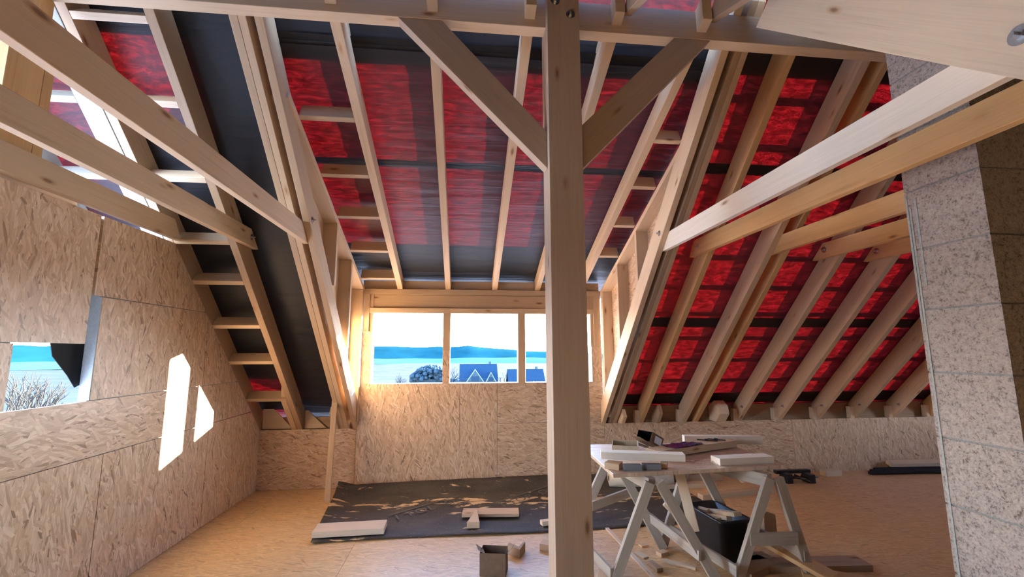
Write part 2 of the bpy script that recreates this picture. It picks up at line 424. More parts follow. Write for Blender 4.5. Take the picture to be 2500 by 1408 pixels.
# timber frame around the three unglazed dormer openings
wx = [(-1.154, -0.274), (-0.182, 0.689), (0.785, 1.66)]
win = empty('window_1', (0.25, YK, 1.21)); win['kind'] = 'structure'
def part_beam(name, parent, *a, **k): return beam(name, *a, parent=parent, **k)
def vpost(name, x0, x1, y0, y1, z0, z1, m='wood', parent=None, **k):
    return beam(name, ((x0+x1)/2, (y0+y1)/2, z0), ((x0+x1)/2, (y0+y1)/2, z1), y1-y0, x1-x0, m, up=(1, 0, 0), parent=parent, **k)
def vp(name, x0, x1, y0, y1, z0, z1, m='wood', parent=None, **k):
    """upright timber given by its box"""
    bm = bmesh.new(); h = z1-z0
    add_box(bm, 0, h, -(y1-y0)/2, (y1-y0)/2, -(x1-x0)/2, (x1-x0)/2); bev(bm, 0.002)
    o = obj(name, bm, M[m], parent)
    setm(o, Matrix(((0, 0, 1, (x0+x1)/2), (0, 1, 0, (y0+y1)/2), (1, 0, 0, z0), (0, 0, 0, 1))) @ Matrix.Scale(1, 4))
    if k.get('label'): tag(o, k['label'], k['cat'], k.get('group'))
    return o
def hp(name, x0, x1, y0, y1, z0, z1, m='wood', parent=None, **k):
    """timber lying along x given by its box"""
    bm = bmesh.new(); add_box(bm, 0, x1-x0, y0-(y0+y1)/2, y1-(y0+y1)/2, 0, z1-z0); bev(bm, 0.002)
    o = obj(name, bm, M[m], parent); setm(o, Matrix.Translation((x0, (y0+y1)/2, z0)))
    if k.get('label'): tag(o, k['label'], k['cat'], k.get('group'))
    return o
WD = 0.14
vp('jamb', -1.277, -1.154, YK+0.019, YK+0.019+WD, 1.20, 2.33, parent=win)
vp('jamb', 1.66, 1.795, YK+0.019, YK+0.019+WD, 1.20, 2.33, parent=win)
vp('jamb', -1.277, -1.20, YK, YK+0.018, 1.86, 2.33, parent=win)
vp('jamb', 1.70, 1.795, YK, YK+0.018, 1.66, 2.33, parent=win)
vp('mullion', -0.274, -0.182, YK+0.019, YK+WD, 1.20, 2.16, parent=win)
vp('mullion', -0.274, -0.182, YK, YK+0.018, 1.62, 2.16, parent=win)
vp('mullion', 0.689, 0.785, YK+0.004, YK+WD, 1.20, 2.16, parent=win)
hp('head_rail', -1.198, 1.698, YK, YK+0.10, 2.09, 2.155, parent=win)
hp('header_board', -1.198, 1.698, YK+0.03, YK+0.12, 2.157, 2.325, parent=win)
hp('sill_board', -1.154, 1.66, YK+0.019, YK+0.17, 1.19, 1.208, 'wood_pale', parent=win)
hp('wall_plate', -1.30, 1.80, YK, YK+0.14, 2.328, 2.398, parent=win)

# ------------------------------------------------------------------ ridge beam, main post and braces
RB = 2.50
def ridge(x0, x1, label, m='wood'):
    return hp('ridge_beam', x0, x1, RB, RB+0.09, 3.63, 3.83, m, label=label, cat='beam')
ridge(-3.45, 0.489, 'long ridge beam running from the post left over the gable wall')
ridge(0.491, XE, 'ridge beam running from the post right behind the block chimney')
POST = empty('post', (0.59, 2.55, 0), 'thick square planed timber post standing in the middle of the floor', 'post')
vp('shaft', 0.486, 0.690, 2.445, 2.4995, 0, 3.86, 'wood_post', POST)
vp('shaft', 0.486, 0.690, 2.591, 2.64, 0, 3.86, 'wood_post', POST)
vp('shaft', 0.486, 0.690, 2.4995, 2.591, 0, 3.628, 'wood_post', POST)
bolt(POST, (0.634, 2.445, 3.69), (0, -1, 0.05), 0.019); bolt(POST, (0.539, 2.445, 3.775), (0, -1, 0.05), 0.019)
def brace(name, bot, top, label, w=0.085, d=0.085):
    """bot=(z_low, z_high) on the post face at x, top=(x_far, x_near) under the beam"""
    (xb, zl, zh), (xa, xc) = bot, top
    bm = bmesh.new()
    pts = [(xb, zl), (xb, zh), (xc, 3.629), (xa, 3.629)]
    L = Vector((xa-xb, 0, 3.629-zl)).normalized(); Hh = Vector((-L.z, 0, L.x)) if xa > xb else Vector((L.z, 0, -L.x))
    o0 = Vector((xb, 0, zl))
    def loc(p):
        q = Vector((p[0], 0, p[1]))-o0; return (q.dot(L), q.dot(Hh))
    add_prism(bm, [loc(p) for p in pts], 'y', -0.0425, 0.0425)
    bev(bm, 0.002)
    o = obj(name, bm, M['wood_post'])
    Wv = Hh.cross(L)
    setm(o, Matrix(((L.x, Wv.x, Hh.x, xb), (L.y, Wv.y, Hh.y, RB+0.045), (L.z, Wv.z, Hh.z, zl), (0, 0, 0, 1))))
    tag(o, label, 'brace')
brace('knee_brace', (0.485, 2.695, 2.93), (-0.43, -0.165), 'diagonal knee brace rising left from the middle post to the ridge beam')
brace('knee_brace', (0.691, 2.69, 2.97), (1.59, 1.34), 'diagonal knee brace rising right from the middle post to the ridge beam')

# ------------------------------------------------------------------ main rafters
def rafter(x0, x1, ya, yb, label, m='wood', h=None, plane=0, name='rafter', group=None):
    """front-slope rafter between plan depths ya (low end) and yb (ridge end), plumb cut"""
    if plane == 0: z, t, v = zr, TA, VR
    else: z, t, v = zd, TD, VD
    ca = 1/math.sqrt(1+t*t); hh = (v-0.004)*ca if h is None else h
    return beam(name, ((x0+x1)/2, ya, z(ya)), ((x0+x1)/2, yb, z(yb)), x1-x0, hh, m, up=(0, 0, 1), c0=hh*t, c1=hh*t, label=label, cat='rafter', group=group)
YT = 2.44; YF = 5.79
R_left = rafter(-1.98, -1.92, YF, YT, 'front slope rafter left of the dormer, with short blocks running to the gable wall', 'wood_dark')
rafter(-2.474, -2.413, 5.95, YT, 'gable rafter lying along the sloping top edge of the left strand board wall', 'wood_dark')
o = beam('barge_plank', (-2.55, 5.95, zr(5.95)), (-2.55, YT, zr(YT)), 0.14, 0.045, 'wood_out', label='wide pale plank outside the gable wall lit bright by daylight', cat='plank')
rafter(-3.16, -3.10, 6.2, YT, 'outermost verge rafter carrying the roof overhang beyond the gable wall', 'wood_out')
rafter(-2.045, -1.984, YF, 5.33, 'short rafter stub doubled onto the left rafter foot below the lowest block', 'wood')
rafter(-1.489, -1.437, YF, YT, 'outer left trimmer rafter of the pair beside the wide dark roof bay', 'wood', h=0.15)
rafter(-1.435, -1.386, YF, YT, 'inner left trimmer rafter of the pair, brown side facing the dormer', 'wood')
TL = rafter(-1.337, -1.284, YF, YT, 'left dormer trimmer rafter with a shiny bolt, beside the window opening', 'wood')
bolt(TL, (-1.284, 3.75, zr(3.75)+0.09), (1, 0, 0))
TR = rafter(1.765, 1.819, YF, YT, 'right dormer trimmer rafter, pale side facing the window opening', 'wood')
bolt(TR, (1.765, 3.78, zr(3.78)+0.09), (-1, 0, 0))
rafter(1.864, 1.913, YF, YT, 'first of two rafters nailed together just right of the right dormer trimmer', 'wood_dark')
rafter(1.915, 1.964, YF, YT, 'second of two rafters nailed together right of the right dormer trimmer', 'wood')
rlabels = ['right slope rafter that carries the second long joist from the left',
           'right slope rafter nearest behind its close double, carrying the third joist',
           'close double rafter with a notched foot, just right of the third joist',
           'right slope rafter foot beside the broken pale block, fourth joist bolted on',
           'right slope rafter carrying the fifth and lowest joist, next to the chimney top',
           'sixth right slope rafter, its middle passing behind the chimney edge',
           'right slope rafter mostly hidden by the chimney, foot clear of it',
           'last right slope rafter with only its low foot showing beside the chimney',
           'far rafter at the dark right end of the eaves, almost hidden by the chimney']
rx = [(2.268, 2.325), (2.85, 2.915), (3.022, 3.076), (3.622, 3.683), (4.20, 4.262), (4.765, 4.825), (5.32, 5.38), (5.90, 5.96), (6.48, 6.54)]
RR = []
for (a, b), l in zip(rx, rlabels):
    RR.append(rafter(a, b, YF, YT, l, random.choice(['wood', 'wood_warm', 'wood'])))
rafter(7.06, 7.12, YF, YT, 'rafter next to the right gable wall beyond the chimney', 'wood_warm'); rafter(7.64, 7.70, YF, YT, 'rafter against the right gable wall beyond the chimney', 'wood_warm')
for i in (3, 4, 5, 6, 7):
    x = rx[i][0]
    bolt(RR[i], (x, 5.60, zr(5.60)+0.075), (-1, 0, 0), 0.013)

# eaves plate and blocks between rafter feet
hp('eaves_plate', 1.80, XE, YF+0.01, YF+0.06, 0.60, 0.90, 'wood_dark', label='dark eaves board behind the feet of the right slope rafters', cat='board')
hp('eaves_plate', -2.45, -1.30, YF+0.01, YF+0.06, 0.60, 0.815, 'wood_dark', label='low eaves board behind the rafter feet left of the dormer', cat='board')
for i, (a, b) in enumerate(rx):
    if i == 2: continue
    nm = ['first', 'second', '', 'third', 'fourth', 'fifth', 'sixth', 'seventh', 'eighth'][i]
    vp('foot_block', a-0.062, a-0.002, 5.70, 5.77, 0.687, 0.84, 'wood_pale', label='small pale block beside a rafter foot on the eaves wall, %s from the dormer' % nm, cat='block', group='blocks at the rafter feet')
# cut-off rafter ends lying on the eaves wall
def chunk(poly, x0, x1, label, m='wood'):
    bm = bmesh.new(); add_prism(bm, poly, 'x', x0, x1); bev(bm, 0.006)
    o = obj('timber_offcut', bm, M[m]); tag(o, label, 'offcut'); return o
chunk([(5.74, 0.69), (5.60, 0.69), (5.50, 0.83), (5.56, 0.93), (5.66, 0.86), (5.78, 0.76)], 2.45, 2.50, 'rounded timber stub standing beside the second right rafter foot', 'wood_dark')
chunk([(5.78, 0.69), (5.62, 0.69), (5.52, 0.80), (5.55, 0.90), (5.64, 0.96), (5.78, 0.88)], 3.26, 3.40, 'broken pale timber stub leaning beside a rafter foot, bark on its edge', 'wood_pale')
chunk([(5.76, 0.69), (5.60, 0.69), (5.50, 0.79), (5.56, 0.88), (5.70, 0.80)], 1.98, 2.03, 'short timber stub at the foot of the doubled rafters right of the dormer', 'wood')
chunk([(5.76, 0.69), (5.66, 0.69), (5.47, 0.90), (5.52, 0.97), (5.76, 0.80)], -1.552, -1.492, 'timber stub nailed to the left trimmer foot where the prop meets it', 'wood')
def gusset(x0, x1, zt, label):
    bm = bmesh.new(); add_prism(bm, [(x0, 0.69), (x1, 0.69), (x0+(x1-x0)*0.12, zt), (x0, zt)], 'y', 5.765, 5.785); bev(bm, 0.001)
    o = obj('gusset_plate', bm, M['wood_pale']); tag(o, label, 'gusset')
gusset(-2.40, -2.05, 1.0, 'pale triangular board in the corner where gable and eaves walls meet')
gusset(-1.915, -1.66, 0.90, 'pale triangular board right of the left rafter foot')

# short blocks (noggings) between rafter and gable, perpendicular to the roof
def nog(x0, x1, y, plane, label, group, m='wood', h=0.12, cat='nogging'):
    z, t = (zr, TA) if plane == 0 else (zd, TD)
    u = Vector((0, t, 1)).normalized()
    return beam('nogging', (x0, y, z(y)+0.001), (x1, y, z(y)+0.001), 0.045, h, m, up=u, label=label, cat=cat, group=group)
ordn = ['topmost', 'second highest', 'third highest', 'fourth highest', 'fifth', 'sixth', 'seventh', 'lowest']
for i, y in enumerate((2.70, 3.06, 3.455, 3.853, 4.156, 4.536, 4.895, 5.329)):
    nog(-2.412, -1.981, y, 0, 'block between the left rafter and the gable wall, %s of the ladder' % ordn[i], 'ladder blocks beside the gable wall', 'wood' if i > 2 else 'wood_pale')
for i, y in enumerate((2.70, 3.06, 3.455, 3.853, 4.156)):
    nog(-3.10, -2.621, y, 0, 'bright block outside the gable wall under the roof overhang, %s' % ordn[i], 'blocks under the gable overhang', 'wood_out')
# ------------------------------------------------------------------ dormer rafters and cheeks
dx = [(-0.862, -0.796), (-0.254, -0.188), (0.352, 0.418), (0.918, 0.982), (1.497, 1.563)]
dl = ['leftmost full rafter of the dormer roof, blocks on its left', 'dormer roof rafter crossing behind the left knee brace', 'dormer roof rafter just left of the middle post',
      'dormer roof rafter just right of the middle post, cut by the right brace', 'rightmost full rafter of the dormer roof, blocks on its right']
for (a, b), l in zip(dx, dl):
    rafter(a, b, 6.30, 2.42, l, 'wood', plane=1)
    hp('blocking', a-0.0, a, YK, YK, 2.4, 2.5) if False else None
bx = [-1.30] + [x for ab in dx for x in ab] + [1.80]
for i in range(0, len(bx), 2):
    hp('blocking', bx[i]+0.002, bx[i+1]-0.002, YK+0.06, YK+0.10, 2.40, 2.515, 'wood', label='upright blocking board above the window header, bay %s' % ['beside the left cheek', 'one right of the left cheek', 'left of the middle post', 'behind the middle post', 'right of the middle post', 'beside the right cheek'][i//2], cat='blocking', group='blocking boards over the dormer windows')
for i, y in enumerate((3.297, 3.863, 4.401, 4.95, 5.497)):
    nog(-1.268, -0.864, y, 1, 'short block in the left edge bay of the dormer roof, %s' % ordn[i], 'blocks in the left dormer bay')
for i, y in enumerate((3.352, 3.873, 4.422, 4.959)):
    nog(1.565, 1.792, y, 1, 'short block in the right edge bay of the dormer roof, %s' % ordn[i], 'blocks in the right dormer bay')
def cheek(s, xi, xo, word):
    t = empty('dormer_cheek', ((xi+xo)/2, YK-0.05, 2.0), 'open stud cheek wall of the dormer on its %s side' % word, 'cheek wall')
    w_ = abs(xo-xi); xc = (xi+xo)/2
    hh = 0.045
    y_top = (2.40+YK*TD - KZ - VR - YK*TA)/(TD-TA)      # where dormer roof meets main roof
    beam('top_plate', (xc, YK+0.0, zd(YK)-hh*0.0-0.052), (xc, y_top-0.15, zd(y_top-0.15)-0.052), w_, 0.050, 'wood', parent=t)
    for (yy, d) in ((4.41, 0.05), (5.02, 0.05), (5.63, 0.07)):
        zb = zr(yy)+0.262*(yy < 5.6); zt = zd(yy)-0.056
        vp('stud', min(xi, xo), max(xi, xo), yy, yy+d, zb+(0.02 if yy < 5.6 else 0), zt, 'wood', t)
    # sheathing
    bm = bmesh.new()
    pts = [(YK+0.15, zr(YK+0.1)+0.1), (YK+0.15, zd(YK+0.15)+VD), (y_top-0.3, zd(y_top-0.3)+VD), (y_top-0.3, zr(y_top-0.3)+0.1)]
    a, b = (xo, xo+s*0.018); add_prism(bm, pts, 'x', min(a, b), max(a, b))
    o = obj('sheathing', bm, M['osb'] if s > 0 else M['wood'], t, uvf=lambda co, p: (co.y, co.z)); setm(o, Matrix.Identity(4))
cheek(-1, -1.268, -1.40, 'left'); cheek(1, 1.80, 1.93, 'right')

# ------------------------------------------------------------------ ceiling joists
def joist(x0, x1, yf, z0, z1, label, m='wood', y0=0.98, cut=0.10, boltx=None):
    o = beam('joist', ((x0+x1)/2, y0, z0), ((x0+x1)/2, yf, z0), x1-x0, z1-z0, m, c1=-cut, label=label, cat='joist')
    return o
J = joist(-1.384, -1.339, 3.86, 2.52, 2.672, 'nearest long ceiling joist on the left, ending in a point at the dormer trimmer')
J = joist(-1.918, -1.868, 4.16, 2.52, 2.672, 'middle long ceiling joist on the left, bolted to the free left rafter'); bolt(J, (-1.868, 3.99, 2.60), (1, 0, 0))
J = joist(-2.398, -2.345, 3.84, 2.52, 2.672, 'lowest seeming left joist hugging the top of the gable wall boards')
joist(1.820, 1.863, 3.86, 2.52, 2.670, 'long whitish ceiling joist right of the post, upper of the right joists', 'wood_white', 0.95)
J = joist(2.212, 2.266, 4.10, 2.52, 2.670, 'long honey coloured ceiling joist below the whitish one', 'wood_warm', 0.95); bolt(J, (2.212, 3.93, 2.6), (-1, 0, 0), 0.012)
joist(2.917, 2.970, 4.02, 2.52, 2.670, 'third right ceiling joist, pale, running in behind the chimney', 'wood_warm', 0.95)
J = joist(3.566, 3.620, 4.14, 2.52, 2.670, 'fourth right ceiling joist, orange, with a bolt near its end', 'wood_warm', 0.95); bolt(J, (3.566, 3.97, 2.6), (-1, 0, 0), 0.02)
J = joist(4.144, 4.198, 4.14, 2.52, 2.670, 'fifth right ceiling joist, lowest, just above the chimney edge bolt', 'wood_warm', 0.95); bolt(J, (4.144, 3.97, 2.6), (-1, 0, 0), 0.02)

# ------------------------------------------------------------------ rear slope timbers
def zrear(y): return 3.635-(2.362-y)*TA*0.975
RTm = beam('rafter', (1.792, -0.6, zrear(-0.6)), (1.792, 2.30, zrear(2.30)), 0.054, 0.26, 'wood_pale', c1=-0.05, label='huge seeming pale rafter sweeping across the top right corner overhead', cat='rafter')
bolt(RTm, (1.765, 1.112, 2.604), (-1, 0, 0), 0.022)
def zrd(y): return 3.755-(2.5-y)*TD
for (xa, xb, l) in ((0.995, 1.05, 'dark short rafter meeting the ridge beam right of the post from the camera side'), (1.575, 1.63, 'dark short rafter meeting the ridge beam left of the big overhead rafter')):
    beam('rafter', ((xa+xb)/2, -1.5, zrd(-1.5)), ((xa+xb)/2, 2.495, zrd(2.495)), xb-xa, 0.15, 'wood_dark', c1=-0.06, label=l, cat='rafter')  # dark wood colour carries the shade on these two rafters

# ------------------------------------------------------------------ roof membrane (the ceiling)
def sheet(name, x0, x1, y0, y1, zf, m, nx=30, ny=30, sag=0.0, parent=None, bays=None):
    bm = bmesh.new(); g = {}
    for i in range(nx+1):
        for j in range(ny+1):
            x = x0+(x1-x0)*i/nx; y = y0+(y1-y0)*j/ny
            s = noise.noise(Vector((x*1.7, y*6.5, 3.1)))*0.006
            g[i, j] = bm.verts.new((x, y, zf(y)+s+sag))
    for i in range(nx):
        for j in range(ny): bm.faces.new((g[i, j], g[i+1, j], g[i+1, j+1], g[i, j+1]))
    o = obj(name, bm, M[m], parent, uvf=lambda co, p: (co.x, co.y*1.3), smooth=True)
    if parent is not None: setm(o, Matrix.Identity(4))
    return o
zm = lambda y: zr(y)+VR+0.012
zmd = lambda y: zd(y)+VD+0.012
y_top = (2.40+YK*TD+VD - KZ - VR - YK*TA)/(TD-TA)
cl = sheet('ceiling', -3.2, -1.40, 2.44, 6.3, zm, 'membrane', 20, 60); struct(cl)
cr_ = sheet('ceiling', 1.93, XE, 2.44, 6.3, zm, 'membrane', 70, 60); struct(cr_)
cm = sheet('ceiling', -1.40, 1.93, 2.44, max(y_top, 2.6), zm, 'membrane', 40, 6); struct(cm)
cd = sheet('ceiling', -1.45, 1.97, max(y_top, 2.6)-0.05, 6.35, zmd, 'membrane', 50, 70); struct(cd)
# doubled strips where sheets overlap: no light comes through there
def strip(parent, x0, x1, y0, y1, zf, nm='overlap_band'):
    return sheet(nm, x0, x1, y0, y1, lambda y: zf(y)+0.006, 'membrane_opaque', 60, 3, parent=parent)
for p, x0, x1 in ((cl, -3.2, -1.40), (cr_, 1.93, XE)):
    
    if p is cr_: strip(p, x0, x1, 4.70, 4.80, zm); strip(p, x0, x1, 3.43, 3.50, zm)
    strip(p, x0, x1, 5.63, 5.78, zm)
strip(cd, -1.45, 1.97, 3.87, 3.95, zmd); strip(cd, -1.45, 1.97, 5.08, 6.33, zmd)
# opaque sheets added outside to block light where the membrane stays dark
sheet('ridge_light_block', -3.2, -1.40, 2.40, 2.95, lambda y: zm(y)+0.03, 'membrane_opaque', 10, 3, parent=cl)
sheet('ridge_light_block', 1.93, XE, 2.68, 2.95, lambda y: zm(y)+0.03, 'membrane_opaque', 20, 3, parent=cr_)
sheet('ridge_light_block', -1.42, 1.95, 2.68, y_top+0.02, lambda y: zm(y)+0.03, 'membrane_opaque', 20, 3, parent=cm)
sheet('lower_light_block', -2.48, -1.40, 3.42, 5.40, lambda y: zm(y)+0.03, 'membrane_opaque', 10, 20, parent=cl)  # added sheet standing in for the dormer's shade on the left slope
sheet('valley_covering', -1.95, -1.41, 2.40, 6.3, lambda y: zm(y)+0.035, 'membrane_opaque', 4, 30, parent=cl)
sheet('ridge_light_block', -1.47, 1.98, y_top-0.1, 3.05, lambda y: zmd(y)+0.03, 'membrane_opaque', 20, 3, parent=cd)
# counter battens over the rafters and cross battens on the main slope (outside)
def batten(parent, p0, p1, w_, h_, up_):
    return beam('batten', p0, p1, w_, h_, 'wood_dark', up=up_, parent=parent, bevel=0)
nU = (0, TA, 1); nUd = (0, TD, 1)
for (a, b) in [(1.84, 1.90)] + rx[:2] + rx[3:] + [(7.06, 7.12), (7.64, 7.70)]:
    x = (a+b)/2; batten(cr_, (x, 6.25, zm(6.25)+0.012), (x, 2.45, zm(2.45)+0.012), 0.05, 0.05, nU)
for x in (-2.44,): batten(cl, (x, 6.25, zm(6.25)+0.012), (x, 2.45, zm(2.45)+0.012), 0.05, 0.05, nU)
for x in (-1.38, -0.83, -0.22, 0.385, 0.95, 1.53, 1.90): batten(cd, (x, 6.32, zmd(6.32)+0.012), (x, 2.75, zmd(2.75)+0.012), 0.05, 0.05, nUd)
for y in (3.11, 3.38, 3.65, 3.915, 4.18, 4.45, 4.715, 4.98, 5.245, 5.51, 5.775, 6.04):
    batten(cr_, (1.95, y, zm(y)+0.068), (XE, y, zm(y)+0.068), 0.045, 0.035, nU)
# rear slope
zrm = lambda y: zm(2.44)-0.02-(2.44-y)*TA*0.975
zrdm = lambda y: 3.94-(2.44-y)*TD
o = sheet('ceiling', -3.2, -1.5, -1.6, 2.44, zrm, 'membrane_opaque', 10, 10); struct(o)
o = sheet('ceiling', 1.83, XE, -1.6, 2.44, zrm, 'membrane_opaque', 10, 10); struct(o)
o = sheet('ceiling', -1.5, 1.83, -1.6, 2.44, zrdm, 'membrane_opaque', 10, 10); struct(o)
bm = bmesh.new()
for xx in (-1.5, 1.83): add_prism(bm, [(-1.6, zrm(-1.6)), (2.44, zrm(2.44)), (-1.6, zrdm(-1.6))], 'x', xx-0.01, xx+0.01)
o = obj('wall_rear_cheeks', bm, M['osb'], uvf=lambda co, p: (co.z, co.y)); struct(o)

# rear wall and right gable
bm = bmesh.new(); add_box(bm, XL-0.2, XE, -1.72, -1.6, -0.3, 2.7)
o = obj('wall_rear', bm, M['membrane_opaque'], uvf=lambda co, p: (co.z, co.x)); struct(o)  # black finish added to cut light bouncing off this unseen wall
bm = bmesh.new()
gp = [(5.9, -0.3), (5.9, zm(5.9)), (2.44, zm(2.44)), (-1.6, zrm(-1.6)), (-1.6, -0.3)]
def gable_piece(y0, y1, z0, z1):
    add_box(bm, XE-0.2, XE, y0, y1, z0, z1)
gable_piece(-1.6, 2.6, -0.3, 0.9); gable_piece(3.9, 5.9, -0.3, 0.9); gable_piece(2.6, 3.0, -0.3, 2.12); gable_piece(3.0, 3.9, -0.3, 0.9); gable_piece(3.0, 3.9, 1.95, 2.12)  # unseen opening added in the gable to bring daylight to the right side
add_prism(bm, [(5.9, 0.9), (5.9, zm(5.9)), (5.66, zm(5.66)), (3.9, zm(3.9)), (3.9, 0.9)], 'x', XE-0.2, XE)
add_prism(bm, [(3.9, 2.1), (3.9, zm(3.9)), (2.6, zm(2.6)), (2.6, 2.1)], 'x', XE-0.2, XE)
add_prism(bm, [(2.6, 0.9), (2.6, zm(2.6)), (2.44, zm(2.44)), (-1.6, zrm(-1.6)), (-1.6, 0.9)], 'x', XE-0.2, XE)
o = obj('wall_right', bm, M['osb'], uvf=lambda co, p: (co.z, co.y)); struct(o)

# gable posts standing on the wall under the ridge beam
vp('gable_post', -2.50, -2.412, 2.40, 2.60, 2.558, 3.628, 'wood_warm', label='brown upright gable post at the upper left edge under the ridge beam', cat='post')
vp('gable_post', -2.50, -2.412, 2.602, 2.662, 2.558, 3.47, 'wood_warm', label='narrow upright stud fixed to the right side of the brown gable post', cat='post')

beam('top_plate', (-2.445, 1.3, 2.507), (-2.445, 2.93, 2.507), 0.06, 0.05, 'wood_pale', label='pale timber lying on top of the gable wall boards under the lowest left joist', cat='plate')
# ------------------------------------------------------------------ chimney
CH = empty('chimney', (2.69, 1.99, 0), 'tall grey pumice block chimney rising at the right edge', 'chimney')
zs = [-0.19+0.335*k for k in range(13)]
for i in range(len(zs)-1):
    z0, z1 = max(0, zs[i]), zs[i+1]
    if z1 > 3.75: z1 = 3.75
    bm = bmesh.new(); add_box(bm, 2.50, 2.88, 1.806, 2.184, z0+0.005, z1-0.005)
    bmesh.ops.subdivide_edges(bm, edges=list(bm.edges), cuts=5, use_grid_fill=True)
    for v in bm.verts:
        nn = noise.noise(v.co*9)*0.0022; v.co.x += nn; v.co.y += nn
    b_ = obj('block', bm, M['blockwork'], CH); setm(b_, Matrix.Identity(4))
bm = bmesh.new(); add_box(bm, 2.505, 2.875, 1.811, 2.179, 0, 3.74)
setm(obj('mortar_core', bm, M['mortar'], CH), Matrix.Identity(4))
bm = bmesh.new()
for (y, w_, za, zb) in ((2.160, 0.010, 0.0, 2.40), (2.176, 0.012, 1.75, 2.47), (2.128, 0.012, 1.95, 2.44)):
    add_box(bm, 2.4965, 2.503, y-w_/2, y+w_/2, za, zb)
setm(obj('mortar_smear', bm, M['smear'], CH), Matrix.Identity(4))

# ------------------------------------------------------------------ spare membrane sheet on the floor, printed and dusty
def floor_sheet():
    m, n = new_mat('dusty_membrane')
    t = N(n, 'ShaderNodeTexCoord'); v = t.outputs['UV']; s = N(n, 'ShaderNodeSeparateXYZ'); n.links.new(v, s.inputs[0])
    a = noise_(n, mapping(n, v, (3.2, 9, 1)), 1.0, 5, 0.6, 0.4)
    band = N(n, 'ShaderNodeMapRange'); band.inputs[1].default_value = 0.0; band.inputs[2].default_value = 0.22
    band.inputs[3].default_value = 0.155; band.inputs[4].default_value = 0.0
    dd = math_(n, 'ABSOLUTE', math_(n, 'SUBTRACT', s.outputs[1], 5.02)); n.links.new(dd, band.inputs[0])
    f = math_(n, 'ADD', a.outputs[0], band.outputs[0])
    r = ramp(n, [(0.63, (0, 0, 0)), (0.66, (1, 1, 1))]); n.links.new(f, r.inputs[0])
    b = noise_(n, mapping(n, v, (2, 3, 1)), 1.0, 4, 0.7); c = ramp(n, [(0.3, (0.026, 0.025, 0.024)), (0.62, (0.070, 0.060, 0.048)), (0.85, (0.14, 0.11, 0.08))]); n.links.new(b.outputs[0], c.inputs[0])
    sp = noise_(n, mapping(n, v, (60, 60, 1)), 1.0, 2, 0.5); sr = ramp(n, [(0.66, (0, 0, 0)), (0.72, (0.8, 0.8, 0.8))]); n.links.new(sp.outputs[0], sr.inputs[0])
    col = mix(n, sr.outputs[0], c.outputs[0], (0.35, 0.25, 0.15))
    col = mix(n, r.outputs[0], col, (0.62, 0.44, 0.25))
    bsdf(n, col, 0.6, b.outputs[0], 0.5, 0.01, 0.4)
    M['dusty'] = m
    bm = bmesh.new(); nx, ny = 60, 24; g = {}
    for i in range(nx+1):
        for j in range(ny+1):
            u, w_ = i/nx, j/ny
            yf = 4.14 + 0.05*u + 0.02*math.sin(u*9); yb = 5.60 + 0.06*math.sin(u*4)
            x = (-1.27-0.17*w_) + (2.42+1.40+0.2*w_)*u
            y = yf+(yb-yf)*w_
            z = 0.006 + 0.012*abs(noise.noise(Vector((x*2.2, y*2.2, 0.5))))
            if w_ > 0.84: z += (w_-0.84)**1.0*0.62*(0.55+0.45*u)
            if u < 0.05: z += (0.05-u)*0.8*(0.3+w_)
            if w_ < 0.06: z += 0.008*abs(math.sin(u*14))
            g[i, j] = bm.verts.new((x, min(y, 5.69), z))
    for i in range(nx):
        for j in range(ny): bm.faces.new((g[i, j], g[i+1, j], g[i+1, j+1], g[i, j+1]))
    o = obj('membrane_sheet', bm, m, uvf=lambda co, p: (co.x, co.y), smooth=True)
    md = o.modifiers.new('thick', 'SOLIDIFY'); md.thickness = 0.003; md.offset = 1
    tag(o, 'black roofing membrane sheet spread on the floor with sawdust and grey print', 'sheet')
    # grey printed letters and line
    for (x, y, txt) in ((-0.62, 4.55, 'I TOL  O'), (0.42, 4.78, "I TOP  O")):
        cu = bpy.data.curves.new('print', 'FONT'); cu.body = txt; cu.size = 0.17; cu.shear = 0.3; cu.space_character = 1.1
        to = bpy.data.objects.new('t', cu); C.objects.link(to)
        dg = bpy.context.evaluated_depsgraph_get(); me = bpy.data.meshes.new_from_object(to.evaluated_get(dg)); bpy.data.objects.remove(to)
        lo = bpy.data.objects.new('printed_letters', me); C.objects.link(lo); me.materials.clear(); me.materials.append(M['ink']); lo.parent = o
        bm2 = bmesh.new(); bm2.from_mesh(me); add_box(bm2, 0.0, 0.85, 0.155, 0.170, -0.0005, 0.0005); bm2.to_mesh(me); bm2.free()
        lo.matrix_basis = Matrix.Translation((x, y, 0.026)) @ Matrix.Rotation(rad(38), 4, 'Z') @ Matrix.Scale(1, 4)
    return o
floor_sheet()

# boards and offcuts lying about
board('timber_board', (-0.985, 4.31, 0.026), (0.60, 0.20, 0.05), 2, 'wood_pale', label='thick pale board lying on the front left corner of the black sheet', cat='board')
board('timber_board', (0.275, 4.60, 0.026), (0.55, 0.17, 0.028), -5, 'wood', label='thin tan board lying on the middle of the black sheet', cat='board')
def wedge():
    bm = bmesh.new(); add_prism(bm, [(0, 0), (0.115, -0.01), (0.10, 0.33)], 'z', 0, 0.055); bev(bm, 0.002)
    o = obj('wedge_offcut', bm, M['wood']); o.location = (0.04, 4.28, 0.02); tag(o, 'small pointed wedge offcut in front of the thin board on the black sheet', 'offcut')
wedge()
board('offcut', (0.80, 4.30, 0.018), (0.16, 0.06, 0.04), 12, 'wood_pale', label='pale offcut on the black sheet edge peeking out left of the post', cat='offcut')
board('offcut', (0.80, 3.78, 0.0), (0.34, 0.10, 0.05), -28, 'wood', label='knotty plank end lying on the floor just left of the post foot', cat='offcut')
